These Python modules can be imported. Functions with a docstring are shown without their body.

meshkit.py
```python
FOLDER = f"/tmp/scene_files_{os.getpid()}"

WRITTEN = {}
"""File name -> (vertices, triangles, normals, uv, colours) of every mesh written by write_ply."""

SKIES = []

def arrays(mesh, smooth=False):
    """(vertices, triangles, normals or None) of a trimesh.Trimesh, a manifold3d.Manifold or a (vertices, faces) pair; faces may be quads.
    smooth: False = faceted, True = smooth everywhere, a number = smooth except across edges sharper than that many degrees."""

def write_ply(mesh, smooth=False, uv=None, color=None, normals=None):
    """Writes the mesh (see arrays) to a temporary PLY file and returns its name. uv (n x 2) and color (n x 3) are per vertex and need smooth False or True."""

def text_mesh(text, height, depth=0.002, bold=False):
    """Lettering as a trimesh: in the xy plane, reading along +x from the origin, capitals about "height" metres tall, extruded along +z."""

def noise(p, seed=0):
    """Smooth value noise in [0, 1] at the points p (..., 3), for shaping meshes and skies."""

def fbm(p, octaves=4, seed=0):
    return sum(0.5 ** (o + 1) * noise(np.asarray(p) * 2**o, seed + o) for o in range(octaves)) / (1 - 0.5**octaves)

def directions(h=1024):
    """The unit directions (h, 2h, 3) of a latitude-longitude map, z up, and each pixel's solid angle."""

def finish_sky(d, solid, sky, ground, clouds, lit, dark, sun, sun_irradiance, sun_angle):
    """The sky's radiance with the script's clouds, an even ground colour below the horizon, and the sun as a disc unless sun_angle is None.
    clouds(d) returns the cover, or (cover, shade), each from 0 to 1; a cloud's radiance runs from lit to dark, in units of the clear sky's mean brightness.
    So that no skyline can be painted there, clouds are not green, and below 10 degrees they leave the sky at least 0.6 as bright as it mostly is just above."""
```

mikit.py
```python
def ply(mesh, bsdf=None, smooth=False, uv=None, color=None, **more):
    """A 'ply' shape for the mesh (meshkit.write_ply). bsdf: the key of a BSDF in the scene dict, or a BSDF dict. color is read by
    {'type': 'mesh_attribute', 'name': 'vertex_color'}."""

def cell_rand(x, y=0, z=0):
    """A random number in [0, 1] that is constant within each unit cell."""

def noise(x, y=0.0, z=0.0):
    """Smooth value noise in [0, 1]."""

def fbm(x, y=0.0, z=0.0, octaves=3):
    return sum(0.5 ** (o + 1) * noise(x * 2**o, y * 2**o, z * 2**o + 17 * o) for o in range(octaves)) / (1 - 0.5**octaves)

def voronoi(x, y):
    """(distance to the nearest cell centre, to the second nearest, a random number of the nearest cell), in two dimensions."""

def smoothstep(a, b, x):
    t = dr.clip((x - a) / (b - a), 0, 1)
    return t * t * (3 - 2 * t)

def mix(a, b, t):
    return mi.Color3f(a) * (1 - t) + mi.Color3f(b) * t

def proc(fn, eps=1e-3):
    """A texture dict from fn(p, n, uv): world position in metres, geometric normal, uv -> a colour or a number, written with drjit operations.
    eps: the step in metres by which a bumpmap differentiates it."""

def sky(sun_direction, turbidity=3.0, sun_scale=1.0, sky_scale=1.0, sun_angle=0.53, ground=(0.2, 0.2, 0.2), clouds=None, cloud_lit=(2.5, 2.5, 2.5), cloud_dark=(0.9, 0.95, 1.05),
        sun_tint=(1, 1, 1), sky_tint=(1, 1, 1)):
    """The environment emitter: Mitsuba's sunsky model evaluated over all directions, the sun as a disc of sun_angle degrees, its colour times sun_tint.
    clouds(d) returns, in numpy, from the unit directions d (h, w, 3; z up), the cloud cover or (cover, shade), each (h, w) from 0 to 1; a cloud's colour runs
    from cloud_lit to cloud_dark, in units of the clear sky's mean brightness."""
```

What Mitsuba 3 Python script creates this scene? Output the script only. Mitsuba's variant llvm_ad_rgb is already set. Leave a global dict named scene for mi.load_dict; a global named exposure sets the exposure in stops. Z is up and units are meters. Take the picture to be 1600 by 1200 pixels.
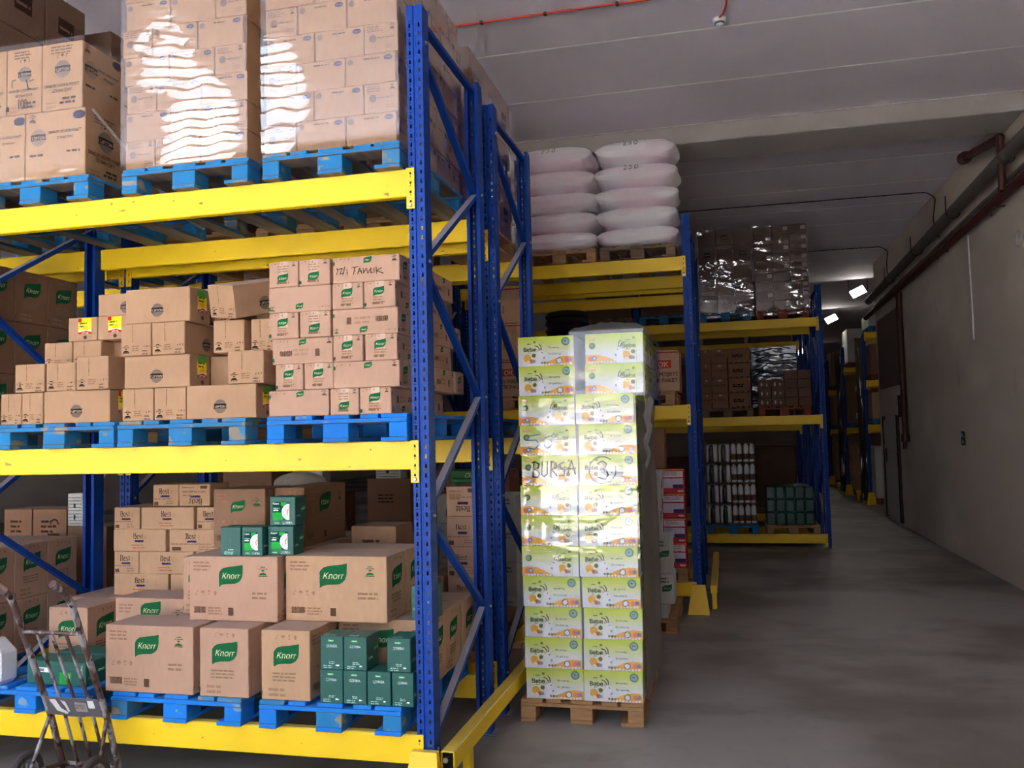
import math, random
import numpy as np, trimesh, mitsuba as mi, mikit, meshkit, manifold3d as m3
import drjit as dr
from shapely.geometry import Polygon, LineString, Point, MultiPolygon, box as sbox
from shapely import affinity, union_all
from mikit import fbm, noise, smoothstep, mix, cell_rand
T = mi.ScalarTransform4f
scene, labels = {}, {}
rng = random.Random(7)

# ------------------------------------------------------------------ camera, sky, exposure
CAM = (1.5873, -4.3187, 1.8634)
FWD = (-0.235357, 0.970084, 0.059539)
UP = (0.036198, -0.052468, 0.997966)
scene['camera'] = {'type': 'perspective', 'fov': 60.613, 'fov_axis': 'x', 'near_clip': 0.05, 'far_clip': 200.0,
                   'to_world': T().look_at(origin=list(CAM), target=[CAM[i] + FWD[i] for i in range(3)], up=list(UP))}


def cloud_cover(d):
    n = meshkit.fbm(np.stack([d[..., 0] / (0.25 + d[..., 2]), d[..., 1] / (0.25 + d[..., 2]), d[..., 2] * 0], -1) * 1.6 + 5, 4, 3)
    return np.clip(0.86 + (n - 0.5) * 0.7, 0, 1), np.clip((n - 0.42) * 1.6, 0, 0.6)


scene['sky'] = mikit.sky((0.25, 0.5, 0.83), turbidity=3.5, sun_scale=1.7, sky_scale=1.0, ground=(0.3, 0.29, 0.28),
                         clouds=cloud_cover, cloud_lit=(2.1, 2.3, 2.6), cloud_dark=(1.3, 1.45, 1.7), sun_tint=(0.95, 1.02, 1.16), sky_tint=(0.95, 1.02, 1.16))
exposure = 3.56


# ------------------------------------------------------------------ colours and materials
def C(r, g=None, b=None):
    """sRGB 0..255 -> linear"""
    c = np.array((r, g, b) if g is not None else (r, r, r), float) / 255
    return tuple(float(x) for x in np.where(c < 0.04045, c / 12.92, ((c + 0.055) / 1.055) ** 2.4))


def rgb(c):
    return {'type': 'rgb', 'value': list(c)}


def two(d):
    return {'type': 'twosided', 'b': d}


def pri(c, rough=0.6, spec=0.4, metal=0.0, **k):
    return two({'type': 'principled', 'base_color': rgb(c) if isinstance(c, tuple) else c, 'roughness': rough, 'specular': spec, 'metallic': metal, **k})


def mottled(c, amp=0.16, f=3.0, fine=60.0, fa=0.08):
    def fn(p, n, uv):
        k = 1 + amp * (fbm(p.x * f, p.y * f, p.z * f) - 0.5) + fa * (noise(p.x * fine, p.y * fine, p.z * fine * 0.3) - 0.5)
        return mi.Color3f(c) * k
    return mikit.proc(fn)


def painted(c, under, lo=0.62, hi=0.7, f=9.0, dust_sheen=None, dust_sheen_amt=0.6, bare=None):
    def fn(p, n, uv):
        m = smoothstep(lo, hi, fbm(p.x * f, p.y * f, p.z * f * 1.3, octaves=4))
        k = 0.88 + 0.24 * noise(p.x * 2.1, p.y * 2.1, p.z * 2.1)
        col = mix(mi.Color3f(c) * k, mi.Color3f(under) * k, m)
        if dust_sheen is not None:
            col = mix(col, mi.Color3f(dust_sheen), dust_sheen_amt * smoothstep(0.25, 0.7, n.z))
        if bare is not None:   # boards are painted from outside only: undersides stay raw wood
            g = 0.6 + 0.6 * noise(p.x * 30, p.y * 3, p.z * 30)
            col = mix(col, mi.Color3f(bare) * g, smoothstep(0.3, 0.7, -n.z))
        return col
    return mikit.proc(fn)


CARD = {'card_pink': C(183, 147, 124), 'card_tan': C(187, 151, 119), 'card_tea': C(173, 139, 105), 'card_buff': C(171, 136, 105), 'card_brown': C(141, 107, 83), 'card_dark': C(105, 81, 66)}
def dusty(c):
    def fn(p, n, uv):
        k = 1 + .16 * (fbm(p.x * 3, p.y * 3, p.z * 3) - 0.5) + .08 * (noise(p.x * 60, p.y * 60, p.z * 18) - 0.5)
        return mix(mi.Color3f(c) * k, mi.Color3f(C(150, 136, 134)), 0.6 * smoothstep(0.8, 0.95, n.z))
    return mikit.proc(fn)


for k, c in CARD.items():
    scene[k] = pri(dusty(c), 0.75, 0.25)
scene['white_card'] = pri(mottled(C(200, 202, 196), 0.1), 0.6, 0.3)
scene['bright_card'] = pri(mottled(C(222, 226, 232), 0.05, fa=0.02), 0.4, 0.4)
scene['green_card'] = pri(mottled(C(34, 92, 84), 0.1, fa=0.04), 0.45, 0.4)
scene['cizi_card'] = pri(mottled(C(30, 120, 60), 0.1, fa=0.03), 0.4, 0.4)
scene['red_card'] = pri(mottled(C(188, 44, 60), 0.1, fa=0.03), 0.5, 0.4)
scene['print'] = two({'type': 'diffuse', 'reflectance': {'type': 'mesh_attribute', 'name': 'vertex_color'}})
scene['tape'] = pri(C(190, 158, 128), 0.16, 0.7)
scene['blue_steel'] = pri(painted(C(14, 62, 150), C(60, 70, 90), 0.76, 0.82, 14, dust_sheen=C(172, 170, 178), dust_sheen_amt=0.9), 0.45, 0.22)  # grey on upward faces: dust plus a sky sheen painted into the colour
scene['yellow_steel'] = pri(painted(C(250, 209, 20), C(170, 130, 30), 0.80, 0.84, 17, dust_sheen=C(190, 170, 110), dust_sheen_amt=0.5), 0.42, 0.5)
scene['steel_bolt'] = pri(C(190, 192, 196), 0.3, 0.5, 0.9)
scene['hollow_shade'] = pri(C(18, 16, 16), 0.8, 0.1)
scene['pallet_blue'] = pri(painted(C(38, 122, 178), C(140, 136, 122), 0.60, 0.70, 11, dust_sheen=C(98, 140, 172), dust_sheen_amt=0.35, bare=C(112, 100, 92)), 0.7, 0.25)
scene['pallet_bright_blue'] = pri(painted(C(24, 122, 214), C(120, 150, 175), 0.66, 0.74, 11, dust_sheen=C(70, 138, 190), dust_sheen_amt=0.3, bare=C(112, 100, 92)), 0.7, 0.25)
scene['pallet_worn_blue'] = pri(painted(C(62, 128, 172), C(140, 130, 112), 0.50, 0.62, 12, dust_sheen=C(98, 140, 165), dust_sheen_amt=0.3, bare=C(112, 100, 92)), 0.75, 0.25)


def wood(c, f=1.0):
    def fn(p, n, uv):
        g = noise(p.x * 9 * f, p.y * 9 * f, p.z * 55 * f) * 0.6 + fbm(p.x * 3, p.y * 3, p.z * 3) * 0.6
        return mi.Color3f(c) * (0.62 + 0.6 * g)
    return mikit.proc(fn)


scene['pallet_wood'] = pri(wood(C(176, 138, 98)), 0.75, 0.2)
scene['pallet_grey_wood'] = pri(wood(C(128, 108, 90)), 0.8, 0.2)
scene['pallet_red_wood'] = pri(wood(C(140, 78, 58)), 0.8, 0.2)


def floor_fn(p, n, uv):
    a = fbm(p.x * 0.7, p.y * 0.7, 1.0, octaves=5)
    b = fbm(p.x * 0.8 + p.y * 0.5, p.y * 1.7 - p.x * 0.5, 4.0, octaves=5)
    s = smoothstep(0.52, 0.75, b)
    sp = smoothstep(0.80, 0.84, noise(p.x * 13, p.y * 13, 3.0)) * 0.25
    scr = smoothstep(0.985, 0.995, noise(p.x * 3.0 + 40, p.y * 46, 0.5)) * smoothstep(0.6, 0.75, noise(p.x * 0.9, p.y * 0.9, 9.0))
    col = mix(C(156, 151, 148), C(122, 115, 108), smoothstep(0.3, 0.7, a))
    col = mix(col, mi.Color3f(C(98, 90, 84)), s * 0.35 + sp * 0.3)
    return mix(col, mi.Color3f(C(190, 188, 184)), scr * 0.7)


scene['concrete_floor'] = pri(mikit.proc(floor_fn), 0.55, 0.35)


def wall_fn(p, n, uv):
    a = fbm(p.y * 0.5, p.z * 0.8, 2.0, octaves=4)
    g = smoothstep(0.9, 0.0, p.z) * 0.35 * fbm(p.y * 2.0, p.z * 3.0, 7.0)
    sp = smoothstep(0.78, 0.86, fbm(p.y * 5, p.z * 2.2, 1.0, octaves=3)) * 0.25
    return mix(mix(C(202, 190, 178), C(182, 169, 157), smoothstep(0.3, 0.7, a)), mi.Color3f(C(150, 136, 126)), g + sp)


scene['plaster'] = pri(mikit.proc(wall_fn), 0.8, 0.2)
scene['ceiling_paint'] = pri(mottled(C(224, 218, 228), 0.1, 0.6, 30, 0.04), 0.8, 0.2)
scene['beam_paint'] = pri(mottled(C(176, 170, 166), 0.12, 0.8, 20, 0.04), 0.8, 0.2)
scene['joint_white'] = pri(C(250, 248, 248), 0.8, 0.2)
scene['yard'] = pri(mottled(C(206, 206, 208), 0.1, 0.5, 8, 0.1), 0.9, 0.1)
scene['facade'] = pri(mottled(C(200, 198, 196), 0.1, 0.4, 8, 0.1), 0.9, 0.1)


def sack_fn(p, n, uv):
    w = 0.5 + 0.5 * noise(p.x * 160, p.y * 160, p.z * 40)
    k = 0.9 + 0.08 * w + 0.1 * (fbm(p.x * 4, p.y * 4, p.z * 4) - 0.5)
    t = smoothstep(0.4, 0.65, fbm(p.x * 2.5 + 3, p.y * 2.5, p.z * 2.5))
    return mix(C(250, 248, 250), C(248, 234, 240), t) * k


scene['sack_cloth'] = pri(mikit.proc(sack_fn), 0.6, 0.3)
scene['film'] = {'type': 'thindielectric', 'int_ior': 1.72, 'ext_ior': 1.0}
scene['film_many'] = {'type': 'thindielectric', 'int_ior': 2.2, 'ext_ior': 1.0}
scene['film_thick'] = {'type': 'thindielectric', 'int_ior': 2.0, 'ext_ior': 1.0}
scene['film_veil'] = {'type': 'thindielectric', 'int_ior': 1.5, 'ext_ior': 1.0}
scene['film_milky'] = {'type': 'mask', 'opacity': 0.26, 'b': pri(C(205, 207, 210), 0.22, 0.9)}
scene['film_grey'] = {'type': 'mask', 'opacity': 0.8, 'b': pri(C(124, 118, 110), 0.28, 0.7)}
scene['black_film'] = pri(C(16, 17, 22), 0.16, 0.8)
scene['blue_film'] = pri(C(16, 32, 52), 0.16, 0.9)
scene['dark_panel_brown'] = pri(mottled(C(112, 100, 92), 0.2, 2), 0.7, 0.2)


def rust_fn(p, n, uv):
    a = fbm(p.x * 26, p.y * 26, p.z * 7, octaves=4)
    col = mix(C(158, 154, 156), C(92, 70, 66), smoothstep(0.42, 0.56, a))
    return mix(col, mi.Color3f(C(52, 36, 32)), smoothstep(0.6, 0.72, fbm(p.x * 31, p.y * 31, p.z * 23)))


scene['rusty_tube'] = pri(mikit.proc(rust_fn), 0.4, 0.5, 0.25)
scene['chrome'] = pri(C(215, 216, 220), 0.18, 0.5, 0.95)
scene['rubber'] = pri(mottled(C(70, 66, 66), 0.3, 12), 0.75, 0.3)
scene['grey_plastic'] = pri(C(92, 90, 94), 0.4, 0.4)
scene['red_pipe_paint'] = pri(mottled(C(74, 38, 34), 0.3, 6), 0.5, 0.4)
scene['grey_pipe_paint'] = pri(mottled(C(98, 94, 88), 0.2, 4), 0.5, 0.4)
scene['orange_cable'] = pri(C(196, 66, 44), 0.5, 0.4)
scene['dark_cable'] = pri(C(62, 56, 54), 0.6, 0.3)
scene['white_plastic'] = pri(C(232, 234, 240), 0.35, 0.5)
scene['red_plastic'] = pri(C(206, 30, 26), 0.35, 0.5)
scene['green_bottle'] = pri(C(20, 32, 24), 0.18, 0.6)
scene['teal_pack'] = pri(mottled(C(18, 74, 70), 0.7, 14), 0.3, 0.5)
scene['shirt_cloth'] = pri(mottled(C(206, 204, 196), 0.12, 10), 0.8, 0.2)
scene['trouser_cloth'] = pri(C(42, 46, 60), 0.85, 0.2)
scene['skin'] = pri(C(176, 126, 100), 0.55, 0.35)
scene['hair'] = pri(C(34, 26, 22), 0.6, 0.3)
scene['door_paint'] = pri(mottled(C(190, 186, 178), 0.1, 2), 0.6, 0.3)
scene['dark_frame'] = pri(C(60, 48, 42), 0.6, 0.3)
scene['sign_green'] = pri(C(16, 60, 52), 0.5, 0.4)


# ------------------------------------------------------------------ mesh and entry helpers
count = {}


def key(name, parent=None):
    """A fresh key: parent + '__' + name, with _001, _002 ... for repeats"""
    full = f'{parent}__{name}' if parent else name
    n = count.get(full, -1) + 1
    count[full] = n
    return full if n == 0 else f'{full}_{n:03d}'


def L(k, label=None, cat=None, group=None, kind=None):
    labels[k] = {a: b for a, b in (('label', label), ('category', cat), ('group', group), ('kind', kind)) if b}
    return k


def put(name, shape, parent=None, at=None, label=None, cat=None, group=None, kind=None):
    k = key(name, parent)
    scene[k] = {**shape, 'to_world': at} if at is not None else dict(shape)
    if label or cat or kind:
        L(k, label, cat, group, kind)
    return k


def thing(name, label, cat, group=None, kind=None):
    return L(key(name), label, cat, group, kind)


def cbox(x0, x1, y0, y1, z0, z1, c=0.003):
    """A box with chamfered edges, as (vertices, faces): hull of 24 corners"""
    lo, hi = np.array((x0, y0, z0), float), np.array((x1, y1, z1), float)
    c = min(c, 0.3 * float((hi - lo).min()))
    pts = []
    for s in np.ndindex(2, 2, 2):
        for a in range(3):
            p = [hi[i] - (0 if i == a else c) if s[i] else lo[i] + (0 if i == a else c) for i in range(3)]
            pts.append(p)
    return m3.Manifold.hull_points(np.array(pts))


def arr(m):
    v, f, _ = meshkit.arrays(m)
    return v, f


def join(ms):
    vs, fs, o = [], [], 0
    for m in ms:
        v, f = arr(m)
        vs.append(v), fs.append(f + o)
        o += len(v)
    return np.vstack(vs), np.vstack(fs)


PLY = {}


def cached(k, make):
    if k not in PLY:
        PLY[k] = make()
    return PLY[k]


def box_ply(w, d, h, mat, c=0.003):
    """centred in x and y, resting on z = 0"""
    k = ('box', round(w, 3), round(d, 3), round(h, 3), mat, c)
    return cached(k, lambda: mikit.ply(cbox(-k[1] / 2, k[1] / 2, -k[2] / 2, k[2] / 2, 0, k[3], c), mat))


def tube(pts, r, sides=10, closed=False):
    """A bent tube through the points, with end caps"""
    p = np.asarray(pts, float)
    t = np.gradient(p, axis=0)
    t /= np.linalg.norm(t, axis=1, keepdims=True)
    n = np.zeros_like(p)
    a = np.cross(t[0], (0.3, 0.2, 0.93))
    for i in range(len(p)):
        a = a - t[i] * (a @ t[i])
        a /= np.linalg.norm(a)
        n[i] = a
    b = np.cross(t, n)
    ang = np.arange(sides) * 2 * np.pi / sides
    r = np.broadcast_to(r, (len(p),))
    v = p[:, None] + r[:, None, None] * (np.cos(ang)[None, :, None] * n[:, None] + np.sin(ang)[None, :, None] * b[:, None])
    v = v.reshape(-1, 3)
    i, j = np.meshgrid(np.arange(len(p) - 1), np.arange(sides), indexing='ij')
    q = np.stack([i * sides + j, i * sides + (j + 1) % sides, (i + 1) * sides + (j + 1) % sides, (i + 1) * sides + j], -1).reshape(-1, 4)
    f = np.vstack([q[:, [0, 1, 2]], q[:, [0, 2, 3]]])
    n0 = len(v)
    v = np.vstack([v, p[:1], p[-1:]])
    k = np.arange(sides)
    f = np.vstack([f, np.stack([np.full(sides, n0), (k + 1) % sides, k], 1), np.stack([np.full(sides, n0 + 1), n0 - sides + k, n0 - sides + (k + 1) % sides], 1)])
    return v, f


def bend(pts, r=0.08, n=6):
    """Round the corners of a polyline"""
    p = [np.array(q, float) for q in pts]
    out = [p[0]]
    for a, b, c in zip(p, p[1:], p[2:]):
        u, w = a - b, c - b
        ra = min(r, 0.45 * np.linalg.norm(u), 0.45 * np.linalg.norm(w))
        s, e = b + u / np.linalg.norm(u) * ra, b + w / np.linalg.norm(w) * ra
        for t in np.linspace(0, 1, n):
            out.append((1 - t) ** 2 * s + 2 * t * (1 - t) * b + t * t * e)
    return np.array(out + [p[-1]])


def bar(a, b, w, t, up=(0, 0, 1), c=0.002):
    """A rectangular bar from a to b; w across, t along 'up'"""
    a, b = np.array(a, float), np.array(b, float)
    x = (b - a) / np.linalg.norm(b - a)
    y = np.cross(up, x)
    y /= np.linalg.norm(y)
    z = np.cross(x, y)
    v, f = arr(cbox(0, np.linalg.norm(b - a), -w / 2, w / 2, -t / 2, t / 2, c))
    return v @ np.stack([x, y, z]) + a, f


def lathe(profile, sides=24):
    """Revolve (r, z) pairs about z"""
    m = trimesh.creation.revolve(np.array(profile, float), sections=sides)
    return np.array(m.vertices), np.array(m.faces)


def rotz(v, a):
    c, s = math.cos(a), math.sin(a)
    return v @ np.array([[c, s, 0], [-s, c, 0], [0, 0, 1]])


def frame(o, u, v):
    """Transform whose x, y axes are u, v and whose origin is o"""
    u, v = np.array(u, float), np.array(v, float)
    n = np.cross(u, v)
    m = np.eye(4)
    m[:3, 0], m[:3, 1], m[:3, 2], m[:3, 3] = u, v, n, o
    return T(m.tolist())


# ------------------------------------------------------------------ flat print: coloured shapes cut from thin sheet
GLYPH = {}


def strokes(segs):
    """A letter from pen strokes: (points, width)"""
    return union_all([LineString(p).buffer(w / 2, 4, cap_style=2) for p, w in segs])


def arc(cx, cy, rx, ry, a0, a1, n=12):
    return [(cx + rx * math.cos(math.radians(a)), cy + ry * math.sin(math.radians(a))) for a in np.linspace(a0, a1, n)]


SERIF = {   # high-contrast letters drawn stroke by stroke: thick stems, thin bars and feet
    'B': (.72, lambda: strokes([([(.16, 0), (.16, 1)], .16), ([(0, .02), (.42, .02)], .05), ([(0, .98), (.40, .98)], .05), ([(.16, .53), (.40, .53)], .05), (arc(.38, .76, .17, .22, 90, -90), .13), (arc(.40, .27, .21, .25, 90, -90), .14)])),
    'e': (.56, lambda: strokes([(arc(.27, .34, .20, .32, 20, 180), .11), (arc(.27, .34, .20, .32, 180, 320), .13), ([(.08, .37), (.50, .37)], .05)])),
    's': (.46, lambda: strokes([(arc(.22, .50, .15, .16, 40, 265, 10) + arc(.22, .18, .16, .17, 85, -145, 10), .10)])),
    't': (.42, lambda: strokes([([(.18, .08), (.18, .92)], .13), ([(0, .64), (.36, .64)], .05), (arc(.28, .12, .10, .11, 180, 330, 8), .08)])),
    'é': (.56, lambda: strokes([(arc(.27, .34, .20, .32, 20, 180), .11), (arc(.27, .34, .20, .32, 180, 320), .13), ([(.08, .37), (.50, .37)], .05), ([(.24, .76), (.42, .96)], .08)]))}


def text_shape(text, font='sans', bold=1):
    """Lettering as a shapely shape, capitals 1 unit tall, starting at x = 0"""
    k = (text, font, bold > 1)
    if k not in GLYPH:
        if font == 'serif':
            x, gs = 0, []
            for c in text:
                gs.append(affinity.translate(SERIF[c][1](), x, 0))
                x += SERIF[c][0]
            GLYPH[k] = union_all(gs)
        else:
            m = meshkit.text_mesh(text, 1.0, 0.05, bold > 1)
            v, f = np.asarray(m.vertices), np.asarray(m.faces)
            top = f[(v[f][:, :, 2] > 0.04).all(1)]
            GLYPH[k] = union_all([Polygon(v[t][:, :2]) for t in top]).buffer(0.004).buffer(-0.004).simplify(0.008)
    return GLYPH[k]


class Art:
    def __init__(self, w, h):
        self.w, self.h, self.v, self.f, self.c, self.n, self.z = w, h, [], [], [], 0, 0.0006

    def poly(self, g, col, clip=True):
        if clip:
            g = g.intersection(sbox(0, 0, self.w, self.h))
        self.z += 0.00012
        for q in getattr(g, 'geoms', [g]):
            if q.geom_type != 'Polygon' or q.area < 1e-8:
                continue
            v, f = trimesh.creation.triangulate_polygon(q, engine='earcut')
            self.tri(np.column_stack([v, np.full(len(v), self.z)]), f, np.tile(col, (len(v), 1)))
        return self

    def tri(self, v, f, c):
        self.v.append(v), self.f.append(np.asarray(f) + self.n), self.c.append(c)
        self.n += len(v)

    def rect(self, x, y, w, h, col):
        return self.poly(sbox(x, y, x + w, y + h), col)

    def grad(self, x, y, w, h, cols):
        """Horizontal bands from bottom to top with printed colour blends (ink, not light)"""
        self.z += 0.00012
        k = len(cols)
        ys = y + h * np.array([c[0] for c in cols])
        v = np.array([[xx, yy, self.z] for yy in ys for xx in (x, x + w)])
        f = [t for i in range(k - 1) for t in ((2 * i, 2 * i + 1, 2 * i + 3), (2 * i, 2 * i + 3, 2 * i + 2))]
        self.tri(v, f, np.array([c[1] for c in cols for _ in (0, 1)]))
        return self

    def disc(self, x, y, r, col, ry=None, n=20):
        return self.poly(affinity.scale(Point(x, y).buffer(r, n // 4), 1, (ry or r) / r), col)

    def text(self, s, x, y, h, col, font='sans', bold=1, anchor='l', skew=0, turn=0, maxw=None):
        g = affinity.scale(text_shape(s, font, bold), h, h, origin=(0, 0))
        if skew:
            g = affinity.skew(g, xs=skew, origin=(0, 0))
        w = g.bounds[2]
        if maxw and w > maxw:
            g = affinity.scale(g, maxw / w, maxw / w, origin=(0, 0))
            w = maxw
        g = affinity.translate(g, -w / 2 if anchor == 'm' else -w if anchor == 'r' else 0, 0)
        if turn:
            g = affinity.rotate(g, turn, origin=(0, 0))
        return self.poly(affinity.translate(g, x, y), col)

    def line(self, pts, w, col):
        return self.poly(LineString(pts).buffer(w / 2, 3), col)

    def greek(self, x, y, w, rows, hh, col, seed=0, gap=2.0):
        """Print too small to read: words as little bars, row under row"""
        r, g = random.Random(seed), []
        for i in range(rows):
            xx = x
            end = x + w * r.uniform(0.75, 1)
            while xx < end:
                ww = hh * r.uniform(1.5, 5)
                g.append(sbox(xx, y - i * hh * gap, min(xx + ww, end), y - i * hh * gap + hh))
                xx += ww + hh * 0.7
        return self.poly(MultiPolygon(g), col)

    def barcode(self, x, y, w, h, col, seed=0):
        r, g, xx = random.Random(seed), [], x
        while xx < x + w:
            b = r.choice((1, 1, 2, 3)) * w / 60
            g.append(sbox(xx, y, xx + b, y + h))
            xx += b + r.choice((1, 2)) * w / 60
        return self.poly(MultiPolygon(g), col)

    def icons(self, x, y, s, col, n=4):
        """The row of handling marks: umbrella, glass, arrows, stack"""
        for i in range(n):
            cx = x + i * s * 1.5
            if i % 4 == 1:
                self.poly(union_all([Point(cx, y + s * 0.45).buffer(s * 0.5, 4).intersection(sbox(cx - s, y + s * 0.45, cx + s, y + 2 * s)), sbox(cx - 0.06 * s, y, cx + 0.06 * s, y + s * 0.5)]), col)
            elif i % 4 == 0:
                self.poly(union_all([sbox(cx - 0.42 * s, y, cx + 0.42 * s, y + 0.1 * s), LineString([(cx - 0.3 * s, y + .1 * s), (cx + 0.3 * s, y + s)]).buffer(0.07 * s)]), col)
            elif i % 4 == 2:
                self.poly(union_all([Polygon([(cx - .3 * s, y + s), (cx + .3 * s, y + s), (cx, y + .4 * s)]), sbox(cx - .05 * s, y, cx + .05 * s, y + .5 * s), sbox(cx - .25 * s, y, cx + .25 * s, y + .1 * s)]), col)
            else:
                self.poly(union_all([Polygon([(cx - .45 * s, y + .5 * s), (cx, y + s), (cx + .45 * s, y + .5 * s)]), sbox(cx - .2 * s, y, cx + .2 * s, y + .5 * s)]), col)
        return self

    def emblem(self, x, y, s, col):
        """A small stacked mark: bars above a tree-like block"""
        hill = affinity.scale(Point(x, y + .12 * s).buffer(.42 * s, 4), 1, .62).intersection(sbox(x - s, y + .12 * s, x + s, y + s))
        return self.poly(union_all([sbox(x - .25 * s, y + .92 * s, x + .25 * s, y + s), sbox(x - .5 * s, y + .74 * s, x + .5 * s, y + .80 * s), Polygon([(x - .22 * s, y + .64 * s), (x + .22 * s, y + .64 * s), (x, y + .46 * s)]),
                                    hill, sbox(x - .5 * s, y, x + .5 * s, y + .06 * s)]), col)

    def leaf(self, x, y, w, word=True, col=None, ink=None):
        """The green leaf-shaped badge with the script word in it; (x, y) its middle"""
        h = w * 0.84
        g = [(0, 0), (.06, .06), (.15, .11), (.35, .15), (.55, .155), (.70, .17), (.81, .225), (.90, .32), (.96, .45), (.99, .62), (1, 1), (.80, .955), (.55, .92), (.32, .89), (.18, .85), (.08, .77), (.02, .68), (0, .60)]
        g = Polygon([(px - .5, py - .5) for px, py in g])
        self.poly(affinity.translate(affinity.scale(g, w, h, origin=(0, 0)), x, y), col or C(36, 100, 62))
        if word:
            self.text('Knorr', x, y - 0.10 * w, w * 0.29, ink or C(220, 208, 172), 'sans', 1, 'm', skew=14, maxw=w * 0.80)
        return self

    def roundel(self, x, y, r, col=None, word='LIPTON', ink=None):
        """Grey round badge with a dark banner"""
        self.disc(x, y, r, col or C(120, 104, 92))
        d = C(46, 40, 42)
        g = Polygon([(-1.0, -.42), (-.9, 0), (-1.0, .42), (0, .5), (1.0, .42), (.9, 0), (1.0, -.42), (0, -.34)])
        self.poly(affinity.translate(affinity.scale(g, r * 1.05, r * 0.8, origin=(0, 0)), x, y), d)
        if word:
            self.text(word, x, y - .2 * r, .42 * r, ink or C(190, 165, 140), 'sans', 2, 'm', maxw=1.7 * r)
        return self

    def ply(self):
        if not self.v:
            return None
        return mikit.ply((np.vstack(self.v), np.vstack(self.f)), 'print', color=np.clip(np.vstack(self.c), 0, 1))


INK = C(156, 118, 94)
DARK = C(72, 56, 50)


def hand(strokes, x, y, s):
    return [[(x + a * s, y + b * s) for a, b in st] for st in strokes]


# ------------------------------------------------------------------ the printed faces of the cartons
ART = {}


def art(name, w, h, var=0):
    k = (name, round(w, 2), round(h, 2), var)
    if k not in ART:
        a = Art(w, h)
        globals()['art_' + name](a, w, h, var)
        ART[k] = a.ply()
    return ART[k]


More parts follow.
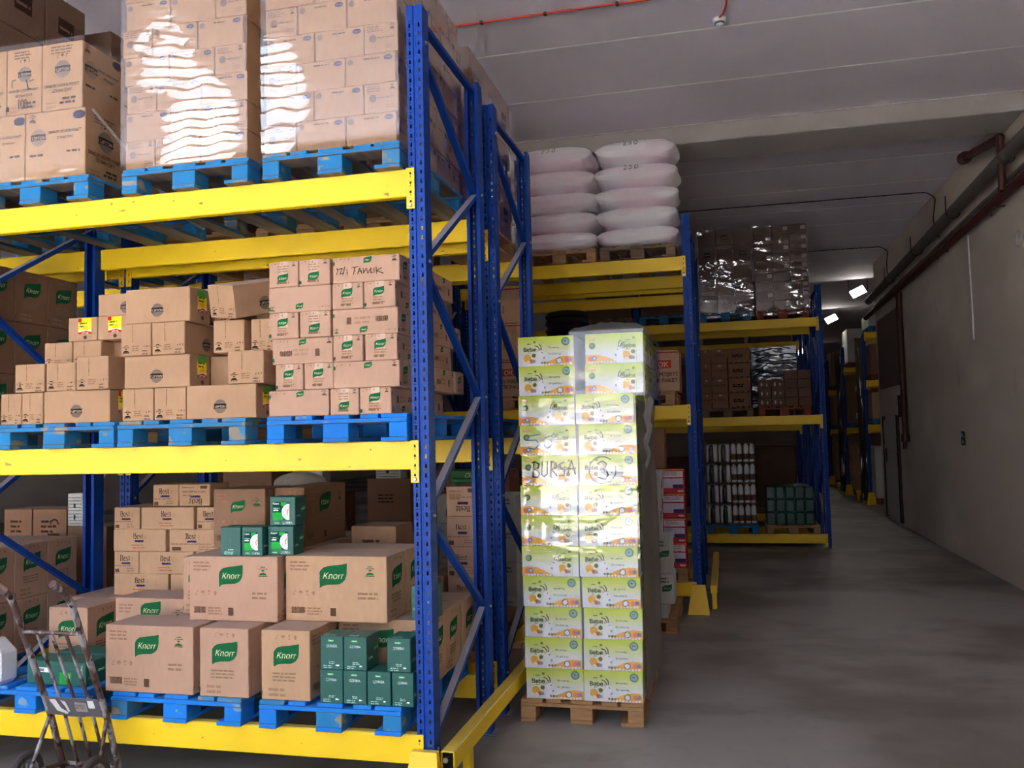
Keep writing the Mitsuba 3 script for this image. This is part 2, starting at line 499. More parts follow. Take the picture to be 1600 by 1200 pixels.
def art_leaf_long(a, w, h, s):
    a.greek(.05 * w, .89 * h, .22 * w, 3, .010, INK, s)
    a.leaf(.48 * w, (.70 if s < 9 else .83) * h, .27 * w)
    a.emblem(.84 * w, .70 * h, .15 * h, C(52, 96, 60))
    a.icons(.09 * w, .40 * h, .026, INK)
    a.greek(.72 * w, .42 * h, .2 * w, 2, .012, C(150, 116, 90), s + 1)
    a.barcode(.06 * w, .12 * h, .13 * w, .10 * h, C(116, 86, 68), s)
    a.greek(.22 * w, .19 * h, .16 * w, 3, .008, INK, s + 2)
    a.rect(.45 * w, .09 * h, .055 * w, .12 * h, C(96, 72, 56))


def art_leaf_end(a, w, h, s):
    a.icons(.33 * w, .87 * h, .024, INK)
    a.leaf(.52 * w, .64 * h, .52 * w)
    a.greek(.24 * w, .37 * h, .5 * w, 3, .009, C(146, 122, 92), s)
    a.greek(.15 * w, .13 * h, .36 * w, 2, .014, C(158, 128, 100), s + 3)
    a.rect(0, .07 * h, .02 * w, .06 * h, C(44, 90, 56))


def art_small_long(a, w, h, s):
    g = C(44, 92, 56)
    if s == 0:
        a.leaf(.53 * w, .84 * h, .12 * w).icons(.06 * w, .82 * h, .016, INK).emblem(.93 * w, .76 * h, .03, DARK)
    elif s == 1:
        a.leaf(.50 * w, .22 * h, .12 * w).icons(.82 * w, .12 * h, .012, INK).emblem(.06 * w, .06 * h, .03, g)
    elif s == 2:
        a.leaf(.48 * w, .20 * h, .12 * w)
        a.rect(.22 * w, .42 * h, .07 * w, .26 * h, C(112, 84, 66)).greek(.34 * w, .60 * h, .3 * w, 2, .012, C(168, 132, 106), 4)
        a.barcode(.67 * w, .48 * h, .18 * w, .2 * h, C(96, 70, 54), 3).icons(.82 * w, .10 * h, .012, INK).emblem(.06 * w, .08 * h, .025, g)
    elif s == 3:
        a.leaf(.51 * w, .84 * h, .12 * w).icons(.08 * w, .84 * h, .014, INK).emblem(.95 * w, .76 * h, .03, DARK)
        a.barcode(.13 * w, .32 * h, .19 * w, .2 * h, C(96, 70, 54), 5).greek(.36 * w, .5 * h, .3 * w, 2, .012, C(168, 132, 106), 4).rect(.72 * w, .28 * h, .07 * w, .28 * h, C(112, 84, 66))
    elif s == 4:
        a.leaf(.53 * w, .84 * h, .12 * w).icons(.06 * w, .86 * h, .016, INK).emblem(.93 * w, .74 * h, .03, DARK)
        ink = C(40, 24, 26)
        st = [[(0, .7), (.06, .68), (.0, 0)], [(.12, .62), (.26, .74), (.14, .1), (.3, .2)], [(.36, .85), (.28, .05)], [(.46, .05), (.46, .5)], [(.46, .66), (.47, .7)],
              [(.66, .72), (.96, .78)], [(.80, .74), (.74, 0)], [(.92, 0), (1.02, .62), (1.1, 0)], [(.95, .25), (1.08, .27)], [(1.16, .6), (1.18, .05), (1.3, .58), (1.36, .02), (1.5, .55)],
              [(1.5, .55), (1.5, .0), (1.62, .02), (1.64, .55)], [(1.72, .62), (1.74, -.1)], [(1.95, .5), (1.74, .2), (2.02, -.1)]]
        for q in st:
            a.line([(.06 * w + p_ * .132, .32 * h + q_ * .36 * h) for p_, q_ in q], .0032, ink)
    a.rect(0, .1 * h if s % 2 else .7 * h, .012, .018, g)


def art_small_end(a, w, h, s):
    a.icons(.1 * w, .86 * h, .014, INK).emblem(.86 * w, .8 * h, .022, DARK if s % 2 else C(44, 84, 56))
    a.leaf(.48 * w, (.62 if s % 3 else .34) * h, .36 * w)
    a.greek(.3 * w, (.38 if s % 3 else .78) * h, .4 * w, 3, .007, INK, s)
    a.greek(.28 * w, .12 * h, .4 * w, 1, .012, C(130, 100, 80), s + 2)
    if s % 2:
        a.rect(0, .06 * h, .014, .018, C(44, 84, 56))


def art_tea_long(a, w, h, s):
    a.roundel(.5 * w if s != 1 else .49 * w, .36 * h, .038)
    a.line([(.36 * w, .02 * h), (.36 * w, .98 * h)], .001, C(180, 140, 106))


def art_tea_end(a, w, h, s):
    a.line([(.4 * w, .42 * h), (.4 * w, .97 * h)], .003, C(120, 88, 64))
    a.line([(0, .37 * h), (w, .37 * h)], .001, C(176, 136, 104))
    a.emblem(.18 * w, .08 * h, .045, C(40, 32, 30))
    a.greek(.38 * w, .28 * h, .26 * w, 3, .006, C(140, 104, 80), s)
    a.icons(.79 * w, .25 * h, .011, DARK, 3)
    a.greek(.72 * w, .12 * h, .2 * w, 2, .008, C(120, 90, 70), s + 1)


def art_tea_label(a, w, h, s):
    x, y, ww, hh = .36 * w, .30 * h, .46 * w, .66 * h
    top = C(94, 168, 70) if s == 0 else C(238, 214, 40)
    a.rect(x, y, ww, hh, C(250, 226, 60)).rect(x, y + .7 * hh, ww, .3 * hh, top)
    a.greek(x + .1 * ww, y + .62 * hh, .7 * ww, 2, .009, C(90, 110, 40), s)
    a.disc(x + .55 * ww, y + .32 * hh, .22 * ww, C(252, 196, 40)).rect(x, y + .14 * hh, ww, .10 * hh, C(250, 240, 170))
    a.poly(Polygon([(x, y), (x + ww, y), (x + ww, y + .10 * hh), (x + .6 * ww, y + .2 * hh), (x, y + .10 * hh)]), C(178, 34, 40))
    a.text('LIPTON', x + .5 * ww, y + .015 * hh, .10 * hh, C(255, 235, 240), 'sans', 2, 'm', maxw=.8 * ww)
    if s == 1:
        a.rect(x, y + .76 * hh, .25 * ww, .24 * hh, C(206, 40, 34))
    a.disc(.6 * w, .15 * h, .012, C(84, 66, 56))


def art_tea_tall(a, w, h, s):
    a.greek(.22 * w, .93 * h, .56 * w, 3, .009, C(120, 92, 72), s)
    a.icons(.4 * w, .78 * h, .020, DARK, 3)
    a.roundel(.52 * w, .60 * h, .19 * w, C(128, 116, 112))
    a.text('DEMLİK SÜZEN POŞET', .5 * w, .34 * h, .034, DARK, 'sans', 3, 'm', maxw=.88 * w)
    a.text('SİYAH ÇAY', .5 * w, .26 * h, .032, DARK, 'sans', 3, 'm', maxw=.5 * w)
    a.greek(.52 * w, .14 * h, .4 * w, 1, .014, DARK, 3).greek(.46 * w, .08 * h, .46 * w, 1, .014, DARK, 4).greek(.1 * w, .09 * h, .26 * w, 2, .012, C(160, 122, 88), 5)
    if s == 1:
        ink = C(40, 30, 34)
        for q in hand([[(0, 0), (0, 1.15)], [(.35, .05), (.3, .9), (.42, 1.1), (.62, 1.0), (.66, .2), (.5, 0), (.35, .05)], [(.85, .1), (.8, .9), (.95, 1.1), (1.15, .9), (1.2, .15), (1.0, 0), (.85, .1)]], .36 * w, .08 * h, .05):
            a.line(q, .006, ink)
        a.line([(.16 * w, .42 * h), (.16 * w, .52 * h), (.26 * w, .53 * h)], .005, ink).line([(.58 * w, .5 * h), (.62 * w, .38 * h), (.7 * w, .36 * h)], .006, ink).line([(.66 * w, .48 * h), (.8 * w, .5 * h)], .004, ink)
        a.rect(-.01, .06 * h, .03, .07 * h, C(30, 26, 28))


def art_tea_wide(a, w, h, s):
    a.disc(.90 * w if s != 2 else .8 * w, .90 * h, .042, C(52, 52, 84), .026)
    a.roundel(.22 * w, .62 * h, .052, C(140, 124, 112))
    a.text('DEMLİK SÜZEN POŞET', .38 * w, .66 * h, .034, DARK, 'sans', 3, maxw=.56 * w)
    a.text('SİYAH ÇAY', .53 * w, .57 * h, .032, DARK, 'sans', 3, maxw=.28 * w)
    a.greek(.08 * w, .34 * h, .28 * w, 1, .013, DARK, 3).greek(.70 * w, .36 * h, .27 * w, 1, .013, DARK, 4)
    a.emblem(.12 * w, .85 * h, .05, DARK)


def art_tea_flat(a, w, h, s):
    """Low tea carton, long side: small badge, oval, two lines of print"""
    a.disc(.10 * w, .80 * h, .017, C(128, 112, 104)).greek(.36 * w, .83 * h, .32 * w, 1, .008, C(112, 90, 76), s)
    a.disc(.86 * w, .84 * h, .024, C(66, 66, 104), .014)
    a.text('LIPTON', .86 * w, .82 * h, .009, C(190, 180, 200), 'sans', 1, 'm', maxw=.03)
    a.line([(.004, 0), (.004, h)], .002, C(140, 104, 78))


def art_tea_flat_end(a, w, h, s):
    a.greek(.08 * w, .88 * h, .5 * w, 3, .006, C(130, 104, 86), s).emblem(.86 * w, .76 * h, .03, DARK)
    a.disc(.26 * w, .5 * h, .021, C(120, 102, 96)).text('DEMLİK POŞET ÇAY', .40 * w, .48 * h, .014, DARK, 'sans', 2, maxw=.52 * w)
    a.icons(.14 * w, .16 * h, .012, INK, 3).greek(.66 * w, .22 * h, .26 * w, 2, .006, INK, s + 1)


def art_best(a, w, h, s):
    p, r = C(66, 50, 92), C(176, 96, 72)
    x = .5 * w if s != 3 else .42 * w
    a.text('Best', x - .008, .58 * h, .036, C(70, 52, 50), 'serif', 1, 'm').text('é', x + .050, .58 * h, .034, C(176, 126, 84), 'serif', 1, 'm')
    a.rect(x - .032, .42 * h, .064, .09 * h, p).rect(x - .04, .42 * h, .004, .09 * h, C(150, 140, 170)).rect(x + .036, .42 * h, .004, .09 * h, C(150, 140, 170))
    if s == 0:
        a.greek(x - .06, .26 * h, .12, 1, .007, r, 1).greek(x - .05, .14 * h, .10, 1, .006, r, 2)
    else:
        a.greek(.04 * w, .32 * h, .9 * w, 1, .008, INK, 3).greek(.55 * w, .2 * h, .35 * w, 2, .008, INK, 4)
        a.rect(.06 * w, .06 * h, .16 * w, .15 * h, C(96, 70, 58))


def art_best_flipped(a, w, h, s):
    p = C(66, 50, 92)
    a.text('Besté', .76 * w, .34 * h, .038, C(70, 52, 50), 'serif', 1, turn=180)
    a.rect(.36 * w, .40 * h, .34 * w, .09 * h, p).greek(.1 * w, .82 * h, .4 * w, 3, .010, INK, 2, 2.6).rect(.7 * w, .8 * h, .22 * w, .13 * h, C(92, 70, 60)).greek(.1 * w, .62 * h, .8 * w, 1, .010, INK, 6)


def art_soup(a, w, h, s):
    wht = C(226, 240, 236)
    a.rect(.33 * w, .84 * h, .28 * w, .06 * h, C(64, 160, 74)).text('Knorr', .47 * w, .85 * h, .045 * h, wht, 'sans', 2, 'm', maxw=.24 * w)
    a.text('ÇORBA', .5 * w, .67 * h, .09 * h, wht, 'sans', 1, 'm', maxw=.48 * w)
    a.greek(.38 * w, .22 * h, .3 * w, 2, .004, C(170, 200, 190), s).greek(.14 * w, .10 * h, .4 * w, 2, .005, C(160, 196, 186), s + 1).greek(.68 * w, .11 * h, .16 * w, 1, .007, wht, s + 2)


def art_soup_side(a, w, h, s):
    wht = C(226, 240, 236)
    a.poly(Polygon([(.52 * w, .46 * h), (.93 * w, .52 * h), (.95 * w, .68 * h), (.54 * w, .62 * h)]), C(40, 136, 66))
    a.text('Knorr', .56 * w, .51 * h, .10 * h, wht, 'sans', 2, maxw=.36 * w).text('ÇORBA', .1 * w, .30 * h, .10 * h, wht, 'sans', 1, maxw=.36 * w)


def art_soup_picture(a, w, h, s):
    wht = C(236, 244, 240)
    g = C(52, 178, 74)
    x0, y0, ww, hh = .12 * w, .2 * h, .66 * w, .62 * h
    a.rect(x0, y0, ww, hh, C(24, 74, 60)).rect(x0, y0, .62 * ww, .42 * hh, g).rect(x0 + .5 * ww, y0 + .78 * hh, .35 * ww, .2 * hh, g)
    pl = Point(x0 + .98 * ww, y0 + .44 * hh)
    clip = sbox(x0, y0, x0 + ww, y0 + hh)
    a.poly(pl.buffer(.46 * hh).intersection(clip), wht).poly(pl.buffer(.36 * hh).intersection(clip), C(206, 214, 214)).poly(pl.buffer(.30 * hh).intersection(clip), C(240, 230, 220))
    a.poly(LineString([(x0 + .9 * ww, y0 + .3 * hh), (x0 + .86 * ww, y0 + .45 * hh), (x0 + .93 * ww, y0 + .6 * hh)]).buffer(.014 * w).intersection(clip), C(216, 92, 40))
    a.text('Knorr', x0, y0 + .86 * hh, .07 * h, wht, 'sans', 2, maxw=.4 * ww).text('KREMALI', x0 + .04 * ww, y0 + .62 * hh, .06 * h, wht, 'sans', 2, maxw=.36 * ww)
    a.greek(x0 + .04 * ww, y0 + .5 * hh, .3 * ww, 1, .007, wht, 2)
    a.text('ÇORBA', .5 * w, .06 * h, .08 * h, wht, 'sans', 1, maxw=.4 * w).rect(.18 * w, .07 * h, .2 * w, .05 * h, C(120, 206, 130))


def art_soup_plain(a, w, h, s):
    a.line([(.5 * w, .3 * h), (.5 * w, .62 * h)], .0015, C(70, 140, 120)).greek(.2 * w, .12 * h, .5 * w, 2, .005, C(170, 206, 196), s).greek(.38 * w, .2 * h, .3 * w, 1, .005, C(170, 206, 196), s)


def art_soup_label(a, w, h, s):
    a.rect(.12 * w, .52 * h, .26 * w, .2 * h, C(232, 236, 238)).rect(.2 * w, .56 * h, .10 * w, .12 * h, C(120, 130, 134))
    a.rect(.56 * w, .06 * h, .2 * w, .5 * h, C(52, 160, 70)).text('Knorr', .73 * w, .1 * h, .06, C(230, 244, 236), 'sans', 2, turn=90, maxw=.4 * h).text('ÇORBA', .95 * w, .5 * h, .03, C(214, 232, 226), 'sans', 1, turn=90, maxw=.4 * h)


def art_baby(a, w, h, s):
    """Pale green pack: script name, a white goat, an orange mound, small seals; s = 1 is the mirrored layout"""
    m = s % 2
    X = (lambda x: (1 - x) * w) if m else (lambda x: x * w)
    wh, org = C(240, 244, 250), C(246, 190, 96)
    a.grad(.0, .0, w, h, [(0, wh), (.34, C(240, 245, 244)), (.60, C(230, 238, 186)), (.82, C(216, 230, 118)), (1, C(206, 224, 84))])
    t = np.linspace(0, 1, 14)
    hill = Polygon([(X(.46), 0), *[(X(.46 + .54 * q), h * (.05 + .26 * math.sin(q * 2.1) + .012 * math.sin(q * 40))) for q in t], (X(1), 0)])
    a.poly(hill, org)
    for i in range(9):
        a.disc(X(.5 + .055 * i), h * (.03 + .01 * (i % 3)), .008, wh)
    if m:
        a.poly(sbox(.62 * w, .06 * h, .89 * w, h), C(206, 222, 122))
        a.grad(.63 * w, .06 * h, .25 * w, .46 * h, [(0, wh), (1, C(236, 240, 200))])
    bx = .21 * w if not m else .755 * w
    a.text('Bebe', bx, .50 * h, .215 * h, C(54, 64, 46), 'sans', 2, 'm', maxw=.235 * w)
    a.greek(bx - .04 * w, .44 * h, .08 * w, 1, .004, C(110, 126, 86), 1).greek(bx - .05 * w, .74 * h, .09 * w, 1, .006, C(130, 164, 100), 2).rect(bx + .07 * w, .78 * h, .04 * w, .07 * h, C(128, 146, 60))
    # little plate of biscuits under the name
    a.poly(sbox(bx - .10 * w, .07 * h, bx + .10 * w, .40 * h), C(244, 242, 228)).disc(bx - .045 * w, .27 * h, .026, C(240, 190, 86)).disc(bx + .03 * w, .17 * h, .014, C(214, 130, 86)).disc(bx - .03 * w, .13 * h, .013, C(250, 236, 220)).disc(bx + .075 * w, .36 * h, .014, C(120, 122, 66)).disc(bx + .075 * w, .16 * h, .011, C(160, 168, 186))
    # goat: head, muzzle, ear, two horns
    gx, d = (.40 * w, 1) if not m else (.60 * w, -1)
    P = lambda pts: Polygon([(gx + d * px * h, py * h) for px, py in pts])
    a.poly(P([(-.12, .02), (-.10, .42), (-.02, .56), (.06, .55), (.10, .46), (.17, .30), (.15, .23), (.09, .24), (.06, .04)]), C(247, 249, 252))
    a.poly(P([(.11, .3), (.17, .3), (.15, .23), (.10, .235)]), C(170, 160, 168)).poly(P([(-.02, .51), (-.13, .58), (-.08, .47)]), C(206, 200, 206)).disc(gx + d * .065 * h, .45 * h, .004, C(60, 56, 60))
    a.line([(gx - d * .01 * h, .54 * h), (gx - d * .08 * h, .66 * h), (gx - d * .17 * h, .69 * h)], .006, C(96, 82, 84)).line([(gx + d * .04 * h, .54 * h), (gx + d * .03 * h, .66 * h), (gx - d * .03 * h, .74 * h)], .006, C(110, 96, 96))
    if not m:
        a.text('Bir varmış', .545 * w, .58 * h, .06 * h, C(92, 106, 72), 'sans', 1).text('Bir yokmuş', .545 * w, .37 * h, .06 * h, C(92, 106, 72), 'sans', 1)
        a.disc(.86 * w, .80 * h, .028, C(112, 150, 142)).disc(.86 * w, .80 * h, .020, C(160, 190, 178)).greek(.835 * w, .80 * h, .045 * w, 1, .006, C(60, 100, 96), 3)
        a.disc(.74 * w, .16 * h, .020, C(90, 80, 112)).disc(.74 * w, .16 * h, .016, C(246, 246, 250)).disc(.875 * w, .17 * h, .016, C(240, 150, 124)).disc(.94 * w, .17 * h, .013, C(150, 150, 190))
        for i, c in enumerate((C(150, 150, 140), C(140, 108, 70), C(160, 168, 120))):
            a.disc(.43 * w + i * .05 * w, .10 * h, .008, c)
    else:
        a.disc(.12 * w, .60 * h, .021, C(98, 122, 84)).disc(.12 * w, .60 * h, .012, C(140, 162, 122)).rect(.06 * w, .80 * h, .12 * w, .09 * h, C(243, 188, 110)).greek(.07 * w, .84 * h, .10 * w, 1, .007, C(250, 240, 220), 2)
        a.disc(.09 * w, .16 * h, .017, C(240, 140, 112)).disc(.155 * w, .18 * h, .016, C(146, 154, 196)).disc(.155 * w, .18 * h, .008, C(240, 240, 250))
    ink = C(34, 34, 38)
    if s == 3:
        for q in hand([[(.1, 1.0), (0, .05), (.3, .0), (.42, .2), (.34, .45), (.06, .52), (.36, .6), (.42, .85), (.12, 1.0), (-.02, .95)], [(.62, 1.0), (.56, .2), (.72, .05), (.92, .2), (.96, 1.0)], [(1.14, .05), (1.2, 1.0), (1.5, .9), (1.52, .6), (1.2, .5), (1.55, .1)],
                       [(2.0, .95), (1.75, .8), (1.8, .55), (2.05, .45), (2.0, .1), (1.7, .1)], [(2.2, .1), (2.5, 1.05), (2.72, .2)], [(2.2, .5), (2.75, .55)]], .2 * w, .26 * h, .105):
            a.line(q, .0085, ink)
    if s == 4:
        c = (.40 * w, .48 * h)
        a.line([(c[0] + .088 * math.cos(q), c[1] + .088 * math.sin(q)) for q in np.linspace(.9, 6.6, 26)], .0052, ink)
        for q in hand([[(0, .9), (.3, 1.05), (.55, .85), (.4, .58), (.2, .52), (.5, .5), (.62, .2), (.4, -.05), (0, .08)]], c[0] - .03, c[1] - .055, .11):
            a.line(q, .0085, ink)
    if s == 5:
        for q in hand([[(.8, .9), (.2, .8), (.1, .55), (.6, .55), (.8, .3), (.5, .0), (.1, .1)], [(1.55, .8), (1.2, .7), (1.1, .2), (1.3, .05), (1.6, .3)]], .12 * w, .2 * h, .11):
            a.line(q, .006, C(92, 140, 170))


def art_baby_side(a, w, h, s):
    a.grad(0, 0, w, h, [(0, C(226, 232, 228)), (.5, C(222, 232, 170)), (1, C(188, 210, 70))])
    a.text('Bebe', .5 * w, .45 * h, .2 * h, C(70, 84, 60), 'sans', 2, 'm', maxw=.5 * w).disc(.5 * w, .22 * h, .03, C(190, 170, 110)).greek(.2 * w, .8 * h, .6 * w, 1, .010, C(120, 150, 80), s)


def art_tea_bags(a, w, h, s):
    r = C(176, 58, 44)
    a.rect(0, .93 * h, w, .035 * h, r)
    a.rect(.55 * w, .56 * h, .3 * w, .2 * h, r).text('OK', .7 * w, .59 * h, .13 * h, C(216, 180, 150), 'sans', 3, 'm')
    a.text('ÇAY POŞETİ', .97 * w, .37 * h, .09 * h, DARK, 'sans', 2, 'r', maxw=.8 * w).text('PRATİK PAKET', .97 * w, .22 * h, .09 * h, DARK, 'sans', 2, 'r', maxw=.8 * w)
    a.greek(.3 * w, .1 * h, .3 * w, 1, .012, INK, s)


def art_tea_bags_side(a, w, h, s):
    r = C(160, 56, 44)
    a.rect(0, .93 * h, w, .035 * h, r).rect(.06 * w, .66 * h, .5 * w, .05 * h, r).rect(.08 * w, .675 * h, .46 * w, .02 * h, C(190, 150, 116))
    a.greek(.08 * w, .55 * h, .34 * w, 5, .014, INK, s, 2.4).disc(.2 * w, .16 * h, .03, r).disc(.2 * w, .16 * h, .02, C(180, 140, 110)).rect(.62 * w, .3 * h, .03 * w, .2 * h, INK)


def art_red_white(a, w, h, s):
    lil = C(214, 206, 224)
    a.rect(.06 * w, .22 * h, .88 * w, .40 * h, lil).rect(.06 * w, .67 * h, .88 * w, .25 * h, C(228, 216, 224))
    a.rect(.5 * w, .22 * h, .44 * w, .15 * h, C(72, 62, 118)).greek(.12 * w, .84 * h, .7 * w, 2, .010, C(176, 150, 176), s).rect(.7 * w, .06 * h, .24 * w, .08 * h, C(236, 196, 186)).rect(0, .95 * h, w, .05 * h, C(226, 160, 90))


def art_cizi(a, w, h, s):
    a.rect(.1 * w, .30 * h, .6 * w, .12 * h, C(14, 84, 36)).text('Cizi', .42 * w, .42 * h, .40 * h, C(232, 240, 232), 'sans', 1, skew=18).line([(.78 * w, .12 * h), (.86 * w, .26 * h)], .008, C(220, 236, 220)).greek(.1 * w, .1 * h, .3 * w, 1, .012, C(70, 150, 90), s)


def art_white_leaf(a, w, h, s):
    a.leaf((.4 if s < 5 else .86) * w, .52 * h, (.34 if s < 5 else .2) * w, col=C(40, 112, 70), ink=C(200, 210, 190)).greek(.7 * w, .82 * h, .2 * w, 2, .016, C(120, 120, 116), s).greek(.1 * w, .12 * h, .3 * w, 1, .012, C(150, 150, 146), s + 1)


def art_far_box(a, w, h, s):
    if s == 0:
        for i in range(4):
            a.poly(Point(.2 * w + i * .2 * w, .55 * h).buffer(.07 * w, 3).difference(Point(.2 * w + i * .2 * w, .55 * h).buffer(.045 * w, 3)), C(52, 40, 34))
        a.rect(.42 * w, .80 * h, .2 * w, .13 * h, C(190, 184, 180))
    elif s == 1:
        a.greek(.2 * w, .5 * h, .6 * w, 2, .022, C(44, 34, 30), 4, 1.3).disc(.9 * w, .86 * h, .008, C(30, 24, 22))
        for i in range(4):
            a.rect((.08 + .25 * i) * w, .02 * h, .12 * w, .06 * h, C(50, 38, 32))
    elif s == 2:
        a.rect(.3 * w, .35 * h, .4 * w, .3 * h, C(58, 44, 38)).greek(.34 * w, .45 * h, .32 * w, 1, .02, C(120, 96, 80), 2)
    elif s == 3:
        a.rect(.66 * w, .4 * h, .28 * w, .4 * h, C(176, 168, 170))
    elif s == 4:
        a.rect(.2 * w, .3 * h, .14 * w, .4 * h, C(206, 200, 196)).rect(.62 * w, .3 * h, .12 * w, .3 * h, C(196, 190, 188))


def art_plain_print(a, w, h, s):
    a.greek(.25 * w, .6 * h, .4 * w, 3, .016, C(70, 52, 42), s, 2.4)
    if s == 1:
        c = (.65 * w, .55 * h)
        a.poly(Point(c).buffer(.16 * h).difference(Point(c).buffer(.11 * h)).intersection(sbox(0, c[1], w, h)), C(66, 50, 42)).rect(c[0] - .05 * w, .45 * h, .10 * w, .08 * h, C(66, 50, 42)).greek(.45 * w, .16 * h, .4 * w, 1, .03, C(66, 50, 42), 5)
    if s == 2:
        a.rect(.3 * w, .32 * h, .4 * w, .16 * h, C(74, 56, 48))


def art_stripes(a, w, h, s):
    for i in range(9):
        a.rect(.06 * w, (.06 + .1 * i) * h, .88 * w, .022 * h, C(120, 116, 130))
    a.rect(.42 * w, .2 * h, .12 * w, .14 * h, C(60, 56, 70)).rect(.42 * w, .55 * h, .12 * w, .14 * h, C(60, 56, 70))


# ------------------------------------------------------------------ a carton: body, tape, printed faces
NTH = ['bottom', 'second', 'third', 'fourth', 'fifth', 'sixth', 'seventh', 'eighth', 'ninth', 'tenth', 'eleventh', 'twelfth']


def carton(x0, x1, y0, y1, z0, z1, mat, label, front=None, right=None, left=None, top=None, tape=None, rot=0.0, name=None, cat='carton', group=None, tilt=None, chamfer=0.004):
    """One carton standing at these limits. front/right/left/top: (art name, variant). tape: 'front', 'side' or None. rot turns it about its own middle."""
    g = 0.0012
    w, d, h = x1 - x0 - 2 * g, y1 - y0 - 2 * g, z1 - z0 - g
    a0 = (front or right or ('',))[0]
    name = name or ('tea_carton' if a0.startswith('tea_') and 'bags' not in a0 else 'leaf_carton' if a0.startswith(('leaf', 'small')) else 'carton')
    k = thing(name, label, cat, group)
    m = T().translate([(x0 + x1) / 2, (y0 + y1) / 2, z0 + g / 2]) @ T().rotate([0, 0, 1], rot)
    if tilt is not None:
        m = m @ tilt
    put('body', box_ply(w, d, h, mat, chamfer), k, m)
    e = 0.0008
    faces = {'front': ([-w / 2, -d / 2 - e, 0], [1, 0, 0], [0, 0, 1], w), 'right': ([w / 2 + e, -d / 2, 0], [0, 1, 0], [0, 0, 1], d), 'left': ([-w / 2 - e, d / 2, 0], [0, -1, 0], [0, 0, 1], d), 'top': ([-w / 2, -d / 2, h + e], [1, 0, 0], [0, 1, 0], w)}
    for side, what in (('front', front), ('right', right), ('left', left), ('top', top)):
        if what:
            o, u, v, ww = faces[side]
            p = art(what[0], ww, d if side == 'top' else h, what[1])
            if p:
                put('print', p, k, m @ frame(o, u, v))
    if tape:
        t = 0.0005
        tw = 0.048

        def mk():
            if tape == 'front':      # over the top along y and down the front
                parts = [cbox(-tw / 2, tw / 2, -d / 2 - t, d / 2, h, h + t, 0), cbox(-tw / 2, tw / 2, -d / 2 - 2 * t, -d / 2 - t, h * .42, h + t, 0)]
            else:                    # along x and down the right side
                parts = [cbox(-w / 2, w / 2 + t, -tw / 2, tw / 2, h, h + t, 0), cbox(w / 2 + t, w / 2 + 2 * t, -tw / 2, tw / 2, h * .55, h + t, 0)]
            return mikit.ply(join(parts), 'tape')
        put('tape', cached(('tape', tape, round(w, 3), round(d, 3), round(h, 3)), mk), k, m)
    return k


# ------------------------------------------------------------------ the setting
def st(name, mesh, mat, parent=None, smooth=False):
    return put(name, mikit.ply(mesh, mat, smooth), parent, kind=None if parent else 'structure')


CEIL, XW = 5.38, 4.774
st('floor', cbox(-16, 12.0, -5.2, 42, -0.25, 0, 0), 'concrete_floor')
st('ground_outside', cbox(-40, 40, -60, -5.2, -0.3, -0.03, 0), 'yard')
st('wall_right', cbox(XW, XW + .3, -5.2, 15.6, 0, CEIL, 0.004), 'plaster')
st('wall_right_return', cbox(XW + .3, 12, 15.3, 15.6, 0, CEIL, 0), 'plaster')
st('wall_far_right', cbox(12, 12.3, 15.3, 42, 0, CEIL, 0), 'plaster')
st('wall_left', cbox(-16.3, -16, -5.2, 42, 0, CEIL, 0), 'plaster')
st('wall_back', cbox(-16.3, 12.3, 42, 42.3, 0, CEIL, 0), 'plaster')
DOOR_L, DOOR_R, DOOR_H = -8.5, 1.75, 5.3
st('wall_front', join([cbox(DOOR_R, XW + .3, -5.5, -5.2, 0, CEIL, 0), cbox(-16.3, DOOR_L, -5.5, -5.2, 0, CEIL, 0), cbox(DOOR_L, DOOR_R, -5.5, -5.2, DOOR_H, CEIL, 0)]), 'plaster')
# ceiling: concrete panels across the hall with white filled joints between them
st('ceiling', cbox(-16.3, 12.3, -5.5, 42.3, CEIL + .03, CEIL + .3, 0), 'ceiling_paint')
edges = [-5.5, -4.05, -2.85, -1.45, -.25, .95, 2.15, 3.35, 4.55, 5.75]
e2 = [6.5, 7.80, 9.05, 10.3, 11.5, 12.7, 13.9]
while e2[-1] < 42:
    e2.append(e2[-1] + 1.2)
for lst in (edges, e2):
    for a, b in zip(lst, lst[1:]):
        put('panel', mikit.ply(cbox(-16, 12, a + .008, b - .008, CEIL, CEIL + .03, .006), 'ceiling_paint'), 'ceiling')
        if b < 20:
            put('joint_filler', mikit.ply(cbox(-16, 12, b - .011, b + .011, CEIL - .0015, CEIL + .02, 0), 'joint_white'), 'ceiling')
st('ceiling_beam', cbox(-16, XW - .001, 5.752, 6.48, 5.17, CEIL - .002, .012), 'beam_paint')
# the sliding door near the far end of the right wall
st('door_1', cbox(XW - .035, XW - .001, 13.62, 15.0, .10, 2.02, .004), 'door_paint')
for y in (13.50, 15.0):
    put('jamb', mikit.ply(cbox(XW - .05, XW - .001, y, y + .11, .06, 2.1, .004), 'dark_frame'), 'door_1')
put('handle_plate', mikit.ply(cbox(XW - .05, XW - .036, 14.75, 14.83, 1.18, 1.45, .003), 'dark_frame'), 'door_1')
st('dark_wall_panel', cbox(XW - .03, XW - .001, 12.95, 15.3, 2.66, 4.1, .005), 'dark_panel_brown')  # darker brown rectangle set slightly proud of the upper wall
# unseen building across the yard, kept low so the film mirrors more sky
st('facade_outside', cbox(-30, 14, -34, -30, -.03, 3.6, 0), 'facade')

